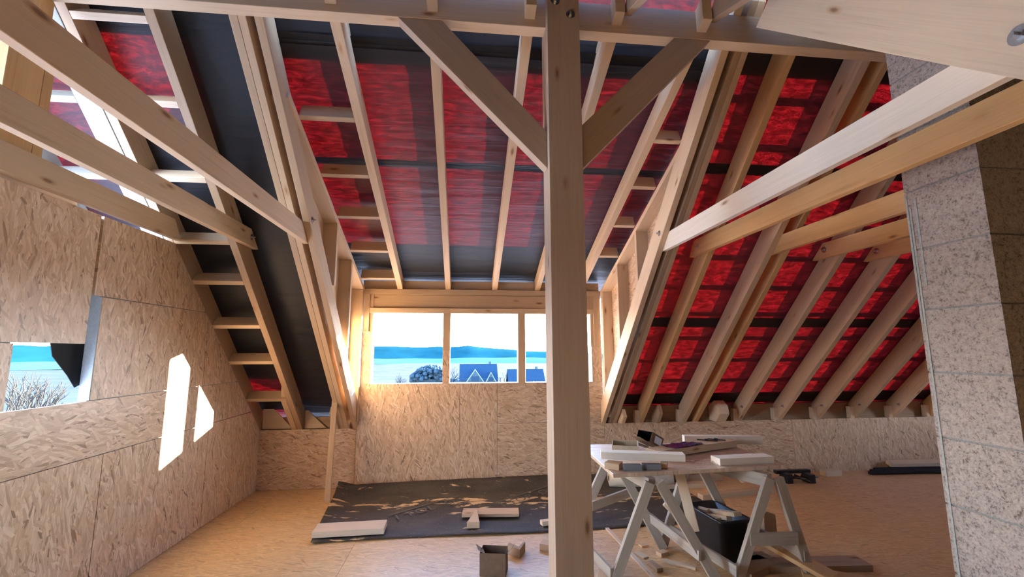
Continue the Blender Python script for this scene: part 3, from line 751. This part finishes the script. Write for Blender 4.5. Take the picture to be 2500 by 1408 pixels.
def l_block():
    bm = bmesh.new(); add_prism(bm, [(0, 0), (0.09, -0.10), (0.15, 0.03), (0.14, 0.045), (0.085, -0.05), (0.02, 0.045)], 'z', 0, 0.07); bev(bm, 0.002)
    o = obj('offcut', bm, M['wood_dark']); o.location = (0.36, 3.78, 0); tag(o, 'small notched wooden block behind the cardboard box', 'offcut')
l_block()
def carton():
    t = empty('cardboard_box', (0.235, 3.50, 0), 'small open brown cardboard box with raised flaps on the floor', 'box')
    bm = bmesh.new(); a, b, h, th = 0.095, 0.07, 0.155, 0.003
    for s in (-1, 1):
        add_box(bm, min(s*a, s*(a-th)), max(s*a, s*(a-th)), -b, b, 0, h); add_box(bm, -a, a, min(s*b, s*(b-th)), max(s*b, s*(b-th)), 0, h)
    add_box(bm, -a, a, -b, b, 0, th)
    o = obj('carton', bm, M['card'], t); o.location = (0, 0, 0)
    for nm, p, rz, tl in (('flap', (-0.10, -0.01, h), 20, (0, 35)), ('flap', (0.12, 0.0, h), -10, (0, -50))):
        bm = bmesh.new(); add_box(bm, -0.035, 0.035, -0.05, 0.05, 0, 0.003)
        f = obj('flap', bm, M['card_in'], t); f.matrix_basis = Matrix.Translation(p) @ Matrix.Rotation(rad(rz), 4, 'Z') @ Matrix.Rotation(rad(tl[1]), 4, 'Y')
    t.rotation_euler = (0, 0, rad(-12))
carton()

# prop leaning on the left trimmer foot
beam('prop_lath', (-1.455, 5.22, 0.0), (-1.47, 5.37, 1.075), 0.06, 0.022, 'wood', up=(0, 1, 0), label='thin wooden lath propped upright between floor and left rafter foot', cat='lath')

# far right floor things
board('offcut', (4.75, 5.55, 0), (0.24, 0.10, 0.07), 4, 'wood_pale', label='small square timber block lying alone on the floor near the eaves wall', cat='offcut')
def far_bundle():
    bm = bmesh.new()
    for i in range(5):
        add_tube(bm, (5.25+0.06*i, 5.50+0.035*i, 0.03+0.012*(i % 2)), (6.7, 5.44+0.035*i, 0.03+0.012*(i % 2)), 0.022, seg=8)
    o = obj('pipe_bundle', bm, M['black_matte']); tag(o, 'bundle of dark tubes on the floor along the eaves wall by the chimney', 'tubes')
far_bundle()
board('timber_board', (6.05, 5.63, 0.075), (0.75, 0.09, 0.05), -1, 'wood_pale', tilt=(20, 0), label='pale board lying on the bundle of dark tubes', cat='board')
def strap_bag():
    bm = bmesh.new()
    for k in range(9):
        a = k*0.7; add_tube(bm, (3.9+0.05*k, 5.35+0.06*math.sin(a), 0.02+0.05*abs(math.cos(a))), (3.98+0.05*k, 5.28+0.08*math.cos(a*1.3), 0.02+0.05*abs(math.sin(a))), 0.022, 0.012, 6)
    add_box(bm, 3.86, 4.32, 5.36, 5.42, 0.09, 0.13); add_box(bm, 3.92, 4.0, 5.26, 5.4, 0, 0.11); add_box(bm, 4.2, 4.28, 5.24, 5.38, 0, 0.1)
    bev(bm, 0.004)
    o = obj('clamp_tool', bm, M['black']); tag(o, 'black clamp tool lying on the floor behind the right sawhorse', 'tool')
strap_bag()
board('offcut', (3.47, 5.42, 0), (0.16, 0.08, 0.012), 30, 'wood_pale', tilt=(38, 0), label='thin triangular looking chip standing on edge behind the workbench', cat='offcut')
def roll():
    t = empty('foil_roll', (2.06, 5.36, 0), 'thick cream coloured roll lying behind the workbench', 'roll')
    bm = bmesh.new(); seg = 28; r0 = 0.095
    add_tube(bm, (-0.32, 0.06, r0), (0.42, -0.04, r0), r0, seg=seg); 
    o = obj('roll_body', bm, M['white_foil'], t, smooth=False)
    for p in o.data.polygons: p.use_smooth = len(p.vertices) == 4
    bm = bmesh.new(); add_tube(bm, (-0.325, 0.0607, r0), (-0.318, 0.0597, r0), 0.03, seg=16); obj('core', bm, M['card'], t)
roll()
board('timber_board', (3.05, 4.93, 0), (0.95, 0.09, 0.055), 9, 'wood', label='long square timber lying on the floor behind the black bin', cat='board')
board('timber_board', (2.55, 5.28, 0), (0.90, 0.10, 0.05), 2, 'wood', label='timber lying behind the workbench, lower of two beside the roll', cat='board')
board('timber_board', (2.75, 5.52, 0), (0.95, 0.08, 0.08), 1, 'wood_dark', label='dark timber lying behind the workbench nearest the eaves wall', cat='board')

# black bin with offcuts
def bin_():
    t = empty('storage_bin', (2.03, 3.57, 0), 'black plastic bin under the workbench, full of wood offcuts', 'bin')
    bm = bmesh.new()
    def ring(a, b, z, r=0.035, n=6):
        vs = []
        for (cx, cy, s0) in ((a-r, b-r, 0), (-a+r, b-r, 90), (-a+r, -b+r, 180), (a-r, -b+r, 270)):
            for k in range(n+1):
                g = rad(s0+90*k/n); vs.append(bm.verts.new((cx+r*math.cos(g), cy+r*math.sin(g), z)))
        return vs
    rings = [ring(0.09, 0.175, 0.0), ring(0.125, 0.215, 0.31), ring(0.145, 0.235, 0.315), ring(0.145, 0.235, 0.335), ring(0.125, 0.215, 0.335), ring(0.085, 0.17, 0.012)]
    for A, B in zip(rings, rings[1:]):
        for i in range(len(A)): bm.faces.new((A[i], A[(i+1) % len(A)], B[(i+1) % len(A)], B[i]))
    bm.faces.new(rings[0][::-1]); bm.faces.new(rings[-1])
    o = obj('tub', bm, M['black'], t, smooth=True)
    t.rotation_euler = (0, 0, rad(6))
bin_()
for (x, y, z, l, w_, rz, tx, ty, l_) in ((2.07, 3.58, 0.30, 0.40, 0.07, 98, 0, 14, 'long pale offcut sticking up from the black bin, rightmost'), (1.99, 3.56, 0.28, 0.32, 0.06, 106, 10, 12, 'pointed pale offcut lying in the middle of the black bin'),
        (1.945, 3.58, 0.27, 0.28, 0.05, 102, 0, 8, 'short reddish offcut at the left side of the black bin'), (1.97, 3.68, 0.29, 0.14, 0.045, 80, 60, 20, 'dark curled chip poking out of the black bin')):
    board('offcut', (x, y, z), (l, w_, 0.03), rz, 'wood_dark' if 'dark' in l_ else 'wood_pale', tilt=(tx, ty), label=l_, cat='offcut', group='offcuts in the black bin')

# ------------------------------------------------------------------ sawhorses and the bench top
def sawhorse(A, fA, fA2, B, fB, fB2, label, rails, ties):
    A, B = Vector(A), Vector(B)
    t = empty('sawhorse', ((A.x+B.x)/2, (A.y+B.y)/2, 0), label, 'sawhorse')
    d = (B-A).normalized()
    beam('cross_beam', A+d*0.03-Vector((0, 0, 0.09)), B+d*0.02-Vector((0, 0, 0.09)), 0.055, 0.09, 'wood_grey', parent=t)
    for P, f, s in ((A, fA, -1), (A, fA2, 1), (B, fB, -1), (B, fB2, 1)):
        P2 = P+Vector((s*0.035, 0, -0.02)); F = Vector(f)
        beam('leg', F+Vector((0, -0.017, 0)), P2+Vector((0, -0.017, 0)), 0.07, 0.036, 'wood_grey', up=(0, 1, 0), parent=t)
        if s == 1:
            pass
    for a, b, w_ in rails: beam('rail', a, b, 0.022, w_, 'wood_grey', parent=t)
    for a, b, w_ in ties: beam('tie', a, b, 0.024, w_, 'wood_grey', parent=t)
sawhorse((1.345, 3.16, 0.705), (1.03, 3.20, 0), (1.78, 3.17, 0), (1.26, 3.82, 0.705), (0.85, 3.78, 0), (1.64, 3.73, 0),
         'weathered wooden sawhorse under the left half of the bench, beside the post',
         [((1.02, 3.18, 0.06), (0.90, 3.80, 0.10), 0.07), ((1.64, 3.14, 0.16), (1.545, 3.80, 0.20), 0.07)],
         [((1.02, 3.64, 0.345), (1.50, 3.97, 0.35), 0.07)])
sawhorse((2.25, 3.16, 0.705), (1.93, 3.18, 0), (2.475, 3.16, 0), (1.97, 3.80, 0.705), (1.645, 3.76, 0), (2.34, 3.78, 0),
         'weathered wooden sawhorse under the right end of the bench, black bin beneath',
         [((1.90, 3.13, 0.05), (1.72, 3.78, 0.10), 0.075), ((2.43, 3.14, 0.12), (2.31, 3.80, 0.14), 0.07)],
         [((2.03, 3.16, 0.235), (2.38, 3.14, 0.235), 0.085)])
def bench():
    bm = bmesh.new()
    pts = [(1.065, 3.215), (2.44, 3.30), (2.49, 4.16), (1.09, 4.22)]
    add_prism(bm, pts, 'z', 0.707, 0.735); bev(bm, 0.002)
    o = obj('bench_top', bm, M['osb_bench'], uvf=lambda co, p: (co.x, co.y)); tag(o, 'dusty strand board sheet laid over two sawhorses as a workbench top', 'bench top')
M['osb_bench'] = osb('strand_board_dusty', (1.12, 1.22, 1.38), 0.5)
bench()
BT = 0.736
def dust():
    bm = bmesh.new(); random.seed(3)
    for k in range(420):
        x = random.gauss(1.93, 0.17); y = random.gauss(3.42, 0.07); 
        if not (1.1 < x < 2.42 and 3.24 < y < 4.0): continue
        s = random.uniform(0.006, 0.02); h = random.uniform(0.001, 0.004)+0.022*math.exp(-((x-1.9)/0.16)**2-((y-3.44)/0.05)**2)*random.random()
        a = random.uniform(0, PI); c_, s_ = math.cos(a)*s, math.sin(a)*s*0.7
        vs = [bm.verts.new((x+q[0], y+q[1], BT+h+q[2])) for q in ((-c_, -s_, 0), (s_*.5, -c_*.5, 0.001), (c_, s_, 0.002), (-s_*.5, c_*.5, 0.001))]
        bm.faces.new(vs)
    o = obj('sawdust', bm, M['wood_pale']); o['kind'] = 'stuff'; tag(o, 'pinkish sawdust and shavings heaped on the bench top', 'sawdust')
dust()
board('timber_board', (1.365, 3.42, BT+0.045), (0.62, 0.10, 0.052), -15, 'wood_white', label='whitish timber resting on grey blocks at the front left of the bench', cat='board')
board('offcut', (1.12, 3.36, BT), (0.11, 0.10, 0.045), -35, 'wood', label='short brown offcut under the left end of the whitish timber', cat='offcut')
board('offcut', (1.235, 3.29, BT), (0.13, 0.05, 0.042), -6, 'wood_silver', label='dark grey stained block left one of two under the whitish timber', cat='offcut')
board('offcut', (1.385, 3.295, BT), (0.13, 0.05, 0.042), -8, 'wood_silver', label='dark grey stained block right one of two under the whitish timber', cat='offcut')
board('offcut', (1.50, 3.33, BT), (0.07, 0.05, 0.042), 60, 'wood', label='small brown block at the right end of the whitish timber', cat='offcut')
board('timber_board', (2.17, 3.40, BT), (0.46, 0.12, 0.052), 3, 'wood_white', label='short pale timber lying at the front right edge of the bench', cat='board')
board('timber_board', (1.98, 3.80, BT+0.012), (0.95, 0.15, 0.055), 21, 'wood', label='broad tan plank lying diagonally across the bench with film and clips on it', cat='board', tilt=(0, 0))
board('timber_board', (2.43, 4.10, BT+0.0), (0.72, 0.07, 0.075), -9, 'wood_white', label='long pale timber at the back of the bench', cat='board')
def tray():
    t = empty('wooden_tray', (1.40, 3.87, BT), 'shallow open tan box at the back left of the bench', 'box')
    bm = bmesh.new(); a, b, h, th = 0.11, 0.125, 0.075, 0.006
    for s in (-1, 1):
        add_box(bm, min(s*a, s*(a-th)), max(s*a, s*(a-th)), -b, b, 0, h); add_box(bm, -a+th, a-th, min(s*b, s*(b-th)), max(s*b, s*(b-th)), 0, h)
    add_box(bm, -a+th, a-th, -b+th, b-th, 0, th)
    obj('tray', bm, M['tan_board'], t)
    bm = bmesh.new(); add_box(bm, 0, 0.09, -0.05, 0.05, 0, 0.004)
    f = obj('flap', bm, M['card_in'], t); f.matrix_basis = Matrix.Translation((a, 0, h-0.006)) @ Matrix.Rotation(rad(18), 4, 'Y')
    t.rotation_euler = (0, 0, rad(-20))
tray()
def screw_box():
    t = empty('screw_box', (1.70, 3.99, BT+0.07), 'small tipped over screw carton, black inside with a paper label', 'box')
    bm = bmesh.new(); a, h, th = 0.075, 0.17, 0.003
    for s in (-1, 1):
        add_box(bm, 0, h, min(s*a, s*(a-th)), max(s*a, s*(a-th)), -0.045, 0.045); add_box(bm, 0, h, -a, a, min(s*0.045, s*0.042), max(s*0.045, s*0.042))
    add_box(bm, h-0.003, h, -a, a, -0.045, 0.045)
    obj('carton', bm, M['card'], t)
    bm = bmesh.new(); add_box(bm, 0.003, h-0.004, -a+0.0032, a-0.0032, -0.0418, 0.0418)
    for f in list(bm.faces):
        pass
    bmesh.ops.delete(bm, geom=[f for f in bm.faces if f.calc_center_median().x < 0.01], context='FACES_ONLY')
    obj('lining', bm, M['black'], t)
    bm = bmesh.new(); add_box(bm, 0.05, 0.15, -a-0.001, -a, -0.03, 0.03); obj('paper_label', bm, M['paper_white'], t)
    bm = bmesh.new(); add_box(bm, -0.11, 0, -0.05, 0.05, -0.047, -0.044); obj('flap', bm, M['card_in'], t)
    t.rotation_euler = (rad(0), rad(26), rad(30)); t.location = (1.57, 3.86, BT+0.135)
screw_box()
def film():
    bm = bmesh.new(); nx, ny = 26, 12; g = {}
    for i in range(nx+1):
        for j in range(ny+1):
            u, v_ = i/nx-0.5, j/ny-0.5
            x = u*0.42*(1-0.35*abs(v_)); y = v_*0.13*(1-0.5*u)
            z = 0.022*abs(noise.noise(Vector((x*22, y*26, 1))))*(1-3.2*u*u)
            g[i, j] = bm.verts.new((x, y, z+0.002))
    for i in range(nx):
        for j in range(ny): bm.faces.new((g[i, j], g[i+1, j], g[i+1, j+1], g[i, j+1]))
    o = obj('plastic_film', bm, M['blue_film'], smooth=True); o.location = (1.88, 3.76, BT+0.069); o.rotation_euler = (0, 0, rad(20))
    md = o.modifiers.new('t', 'SOLIDIFY'); md.thickness = 0.001
    tag(o, 'crumpled shiny blue plastic film on the diagonal plank', 'film')
film()
def clip(x, y, rz, l, lab):
    bm = bmesh.new()
    add_tube(bm, (-l/2, 0, 0.006), (l/2, 0, 0.006), 0.0035, seg=8); add_tube(bm, (-l/2, 0.012, 0.006), (l/2, 0.012, 0.006), 0.0035, seg=8)
    add_box(bm, -0.02, 0.01, -0.008, 0.02, 0.002, 0.016)
    o = obj('spring_clip', bm, M['black']); o.location = (x, y, BT+0.068); o.rotation_euler = (0, 0, rad(rz)); tag(o, lab, 'clip')
clip(2.17, 3.90, -30, 0.17, 'black wire clip lying on the diagonal plank, left of two')
clip(2.27, 3.92, -32, 0.15, 'black wire clip lying on the diagonal plank, right of two')
board('offcut', (1.62, 3.80, BT), (0.30, 0.12, 0.004), 12, 'tan_board', label='flat piece of cardboard under the tipped screw carton', cat='cardboard')
board('offcut', (1.74, 3.55, BT), (0.20, 0.06, 0.006), -12, 'wood_pale', label='flat pink shaving board in the sawdust on the bench', cat='offcut')
# scraps under the bench
scr = [((1.335, 3.72, 0), (0.92, 0.035, 0.012), 93, 'wood_pale', 'long thin lath lying on the floor under the left sawhorse'),
       ((1.41, 3.63, 0), (0.11, 0.05, 0.012), 110, 'wood_pale', 'small flat chip on the floor beside the thin lath'),
       ((1.58, 3.62, 0), (0.08, 0.06, 0.03), 20, 'wood', 'small square block on the floor under the left sawhorse foot'),
       ((1.63, 3.44, 0), (0.24, 0.035, 0.02), -40, 'wood_pale', 'short stick on the floor pointing at the black bin'),
       ((1.43, 3.42, 0), (0.13, 0.05, 0.03), 100, 'wood_dark', 'brown block end on the floor near the left sawhorse foot'),
       ((1.50, 3.80, 0), (0.07, 0.05, 0.012), 15, 'wood', 'tiny chip on the floor behind the square block'),
       ((0.985, 3.25, 0), (0.20, 0.09, 0.05), 70, 'wood', 'offcut on the floor touching the right side of the post foot'),
       ((2.14, 3.30, 0), (0.34, 0.16, 0.05), 25, 'wood_dark', 'brown board on the floor between the feet of the right sawhorse'),
       ((2.60, 3.30, 0), (0.80, 0.16, 0.045), -4, 'wood_dark', 'reddish board on the floor right of the right sawhorse'),
       ((2.10, 2.98, 0), (0.30, 0.13, 0.05), -10, 'wood_warm', 'honey coloured block on the floor in front of the right sawhorse'),
       ((2.24, 3.42, 0.0), (0.20, 0.12, 0.05), 5, 'wood_dark', 'dark block on the floor behind the tie of the right sawhorse'),
       ((2.62, 3.10, 0.0), (0.42, 0.15, 0.04), -30, 'wood_warm', 'board end on the floor at the bottom edge right of the bench')]
for c_, s_, rz, m_, l_ in scr: board('offcut', c_, s_, rz, m_, label=l_, cat='offcut')
beam('plank', (2.52, 3.02, 0.05), (2.22, 3.62, 0.19), 0.15, 0.03, 'wood_warm', up=(0, 0, 1), label='plank sloping down through the legs of the right sawhorse', cat='plank')
def upright(x0, x1, y, z, th, lab, tilt=0):
    bm = bmesh.new(); add_prism(bm, [(0, -0.0), (0, x1-x0), (z, x1-x0-0.005), (z*1.1, 0.03), (z*1.03, 0)], 'z', 0, th); bev(bm, 0.002)
    o = obj('offcut', bm, M['wood']); setm(o, Matrix(((0, 1, 0, x0), (0, 0, -1, y), (1, 0, 0, 0), (0, 0, 0, 1)))); tag(o, lab, 'offcut')
upright(2.49, 2.60, 3.70, 0.25, 0.04, 'board end standing upright behind the tie of the right sawhorse')
beam('plank', (1.765, 3.44, 0.24), (1.70, 3.50, 0.655), 0.075, 0.025, 'wood_pale', up=(-0.5, -1, 0), label='pinkish board leaning upright against the bench between the sawhorses', cat='plank')
beam('plank', (1.78, 3.58, 0.19), (1.60, 3.62, 0.375), 0.02, 0.07, 'wood_pale', up=(0, 0, 1), label='short splintered board end leaning between the two sawhorses', cat='plank')

# black membrane flap hanging in the gable window
bm = bmesh.new(); pts = [(2.95, 2.0), (2.965, 1.66), (2.99, 1.58), (3.05, 1.52), (3.11, 1.46), (3.175, 1.38), (3.25, 1.41), (3.26, 2.0)]
add_prism(bm, pts, 'x', -2.487, -2.483); o = obj('membrane_flap', bm, M['black_matte']); tag(o, 'black membrane flap hanging down in the gable window opening', 'sheet')

# ------------------------------------------------------------------ outdoors
def lerp(a, b, t): return a+(b-a)*t
def ground_z(x, y):
    d = math.hypot(x, y)
    z = -3.3
    if d > 15: z -= min((d-15)*0.072, 9)
    if d > 160: z -= min((d-160)*0.055, 46)
    return z + noise.noise(Vector((x*0.004, y*0.004, 0)))*min(d*0.01, 6)
def far_ground():
    m, n = new_mat('winter_fields')
    t = N(n, 'ShaderNodeTexCoord'); v = t.outputs['Object']
    a = noise_(n, mapping(n, v, (0.004, 0.012, 1)), 1.0, 4, 0.6, 0.3)
    f = noise_(n, mapping(n, v, (0.4, 0.4, 1)), 1.0, 4, 0.7)
    r = ramp(n, [(0.35, (0.010, 0.028, 0.034)), (0.48, (0.024, 0.036, 0.039)), (0.60, (0.038, 0.041, 0.040))]); n.links.new(a.outputs[0], r.inputs[0])
    g = ramp(n, [(0.3, (0.7, 0.7, 0.7)), (0.7, (1.15, 1.15, 1.15))]); n.links.new(f.outputs[0], g.inputs[0])
    col = mix(n, 1.0, r.outputs[0], g.outputs[0], 'MULTIPLY')
    ln = N(n, 'ShaderNodeVectorMath', operation='LENGTH'); n.links.new(v, ln.inputs[0])
    refl_mask = N(n, 'ShaderNodeMapRange'); refl_mask.inputs[1].default_value = 46; refl_mask.inputs[2].default_value = 60; refl_mask.inputs[3].default_value = 1; refl_mask.inputs[4].default_value = 0
    n.links.new(ln.outputs['Value'], refl_mask.inputs[0])
    col = mix(n, refl_mask.outputs[0], col, (0.68, 0.67, 0.66))          # unseen bright ground added as a reflector for timber undersides
    bsdf(n, col, 0.95, None, spec=0.05)
    bm = bmesh.new(); g = {}
    rs = [3, 8, 15, 25, 40, 60, 90, 130, 180, 250, 350, 500, 700, 1000, 1400, 2000, 2800, 4000]; na = 72
    for i, r_ in enumerate(rs):
        for j in range(na):
            a_ = 2*PI*j/na; x, y = r_*math.cos(a_), r_*math.sin(a_)+3
            g[i, j] = bm.verts.new((x, y, ground_z(x, y)))
    for i in range(len(rs)-1):
        for j in range(na): bm.faces.new((g[i, j], g[i, (j+1) % na], g[i+1, (j+1) % na], g[i+1, j]))
    bm.faces.new([g[0, j] for j in range(na)][::-1])
    o = obj('ground', bm, m, smooth=True); struct(o)
far_ground()
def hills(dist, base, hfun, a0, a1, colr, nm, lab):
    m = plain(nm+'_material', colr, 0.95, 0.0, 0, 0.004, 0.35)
    bm = bmesh.new(); n_ = 90; A = []; 
    for i in range(n_+1):
        a = rad(lerp(a0, a1, i/n_)); row = []
        for k, (dd, f) in enumerate(((0.90, 0), (0.95, 0.5), (1.0, 1.0), (1.12, 0.8), (1.25, 0))):
            r_ = dist*dd; x, y = r_*math.sin(a), r_*math.cos(a)
            row.append(bm.verts.new((x, y, base + f*hfun(math.degrees(a)))))
        A.append(row)
    for i in range(n_):
        for k in range(4): bm.faces.new((A[i][k], A[i+1][k], A[i+1][k+1], A[i][k+1]))
    o = obj(nm, bm, m, smooth=True); tag(o, lab, 'hills')
def h1(a): return 104 + 4*math.sin(a*0.5+1.0) + 2.5*math.sin(a*1.3) + 6*noise.noise(Vector((a*0.9, 0, 0))) - (max(0, a-0.5)*4.6 if a < 14 else 62)
hills(3800, -58, h1, -75, 40, (0.010, 0.058, 0.068), 'hill_range', 'long hazy blue hill range on the horizon outside')  # distance haze put into the blue hill colour
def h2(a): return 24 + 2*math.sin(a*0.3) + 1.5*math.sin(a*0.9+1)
hills(2600, -58, h2, -75, 45, (0.050, 0.115, 0.115), 'low_hills', 'low pale ridge in the valley haze before the blue hills')  # pale colour paints the bright haze band below the hills

def gable_house(nm, x, y, zr_, wd, dp, dormers, label):
    """ridge along x at height zr_; roof slope faces the viewer"""
    t = empty(nm, (x, y, zr_-7.5), label, 'house')
    bm = bmesh.new(); add_box(bm, -wd/2+0.4, wd/2-0.4, -dp/2+0.4, dp/2-0.4, 0, 4.0); obj('walls', bm, M['house_wall'], t)
    bm = bmesh.new(); add_prism(bm, [(-dp/2, 3.6), (0, 7.5), (dp/2, 3.6), (dp/2, 3.3), (0, 7.2), (-dp/2, 3.3)], 'x', -wd/2, wd/2); obj('roof', bm, M['house_roof'], t)
    bm = bmesh.new(); add_prism(bm, [(-dp/2+0.5, 3.3), (0, 7.2), (dp/2-0.5, 3.3)], 'x', -wd/2+0.5, wd/2-0.5); obj('gable_wall', bm, M['house_wall'], t)
    for (dx_, w2, hz) in dormers:
        z0 = 3.4; yb = -dp/2+0.3
        bm = bmesh.new(); add_prism(bm, [(dx_-w2/2, z0), (dx_, z0+hz), (dx_+w2/2, z0)], 'y', yb-0.3, 0); obj('cross_gable', bm, M['house_roof'], t)
        bm = bmesh.new(); add_prism(bm, [(dx_-w2/2+0.35, z0), (dx_, z0+hz-0.4), (dx_+w2/2-0.35, z0)], 'y', yb-0.42, yb-0.31); obj('gable_front', bm, M['house_wall'], t)
        for s in (-1, 1):
            bm = bmesh.new(); add_prism(bm, [(dx_+s*w2/2, z0-0.05), (dx_, z0+hz), (dx_, z0+hz-0.33), (dx_+s*(w2/2-0.3), z0-0.05)], 'y', yb-0.55, yb-0.43); obj('barge_board', bm, M['house_trim'], t)
        bm = bmesh.new(); add_box(bm, dx_-w2*0.22, dx_+w2*0.22, yb-0.47, yb-0.425, z0+0.1, z0+hz*0.42); obj('window', bm, M['house_roof'], t)
    bm = bmesh.new(); add_box(bm, wd*0.28, wd*0.28+0.6, 0.1, 0.7, 6.2, 8.1); obj('chimney_stack', bm, M['house_wall'], t)
    return t
gable_house('house', 3.6, 116, -1.5, 9.6, 9.5, [(-0.9, 4.4, 3.0), (3.0, 2.6, 2.3)], 'slate roofed house with two cross gables seen through the middle opening')
gable_house('house', 14.7, 108, -2.6, 8.8, 8.5, [(1.4, 2.6, 1.6)], 'smaller slate roofed house seen through the right opening')
t = empty('shed', (-8.2, 62, -7.3), 'low dark roof just above the sill of the left opening', 'shed')
bm = bmesh.new(); add_prism(bm, [(-2, 3.2), (0, 4.35), (2, 3.2)], 'x', -2.6, 2.6); obj('roof', bm, M['house_roof'], t)
bm = bmesh.new(); add_box(bm, -2.5, 2.5, -1.8, 1.8, -1, 3.3); obj('walls', bm, M['house_wall'], t)

def tree(x, y, h, m, label, seed, group, spread=0.5, rmul=1.0):
    rnd = random.Random(seed); bm = bmesh.new(); z0 = ground_z(x, y)-0.2
    def grow(p, d, l, r, k):
        q = p+d*l; add_tube(bm, p, q, r, r*0.62, 5 if k < 2 else 4, False)
        if k >= 5: return
        for i in range(3 if k < 3 else 2):
            nd = (d+Vector((rnd.uniform(-1, 1), rnd.uniform(-1, 1), rnd.uniform(-0.15, 0.75)))*spread).normalized()
            grow(q if i else p+d*l*rnd.uniform(0.6, 1), nd, l*rnd.uniform(0.62, 0.82), r*0.58, k+1)
    grow(Vector((0, 0, 0)), Vector((0.03, 0, 1)), h*0.26, h*0.03*rmul, 0)
    o = obj('bare_tree', bm, M[m]); o.location = (x, y, z0); tag(o, label, 'tree', group)
for i, (x, y, h, l) in enumerate(((-11.6, 78, 8, 'bare tree seen at the left of the left dormer opening'), (-8.6, 84, 7.5, 'bare tree near the middle of the left dormer opening'), (-2.6, 70, 8.5, 'bare tree beside the mullion in the left dormer opening'), (-5.2, 74, 7, 'bare tree in front of the dark wood in the left opening'),
                                  (10.4, 120, 9, 'bare tree between the two slate roofed houses'), (20.5, 130, 10, 'bare tree right of the smaller house'), (-6.2, 118, 9, 'bare tree left of the larger house'))):
    tree(x, y, h, 'bark', l, i, 'bare trees beyond the dormer windows', 0.62)
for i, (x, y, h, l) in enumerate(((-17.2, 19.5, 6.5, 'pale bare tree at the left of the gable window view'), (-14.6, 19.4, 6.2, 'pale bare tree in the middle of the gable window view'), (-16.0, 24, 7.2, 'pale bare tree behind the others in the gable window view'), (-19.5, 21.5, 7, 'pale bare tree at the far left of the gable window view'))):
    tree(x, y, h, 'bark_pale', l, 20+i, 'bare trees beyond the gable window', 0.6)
# distant wood on a knoll
bm = bmesh.new(); rnd = random.Random(4)
for k in range(420):
    u = rnd.random(); x = lerp(-34, -3, u); hh = 9.5*math.sin(PI*min(1, u*1.15+0.05))**0.6+2
    y = 300+rnd.uniform(-8, 8); r_ = rnd.uniform(0.8, 1.7); z0 = -21
    res = bmesh.ops.create_icosphere(bm, subdivisions=1, radius=r_, matrix=Matrix.Translation((x, y, z0+hh*rnd.uniform(0.3, 1.0)+2)))
add_box(bm, -33, -4, 296, 304, -26, -16)
o = obj('wood', bm, M['conifer']); o['kind'] = 'stuff'; tag(o, 'rounded clump of dark woodland on the slope beyond the bare trees', 'woodland')
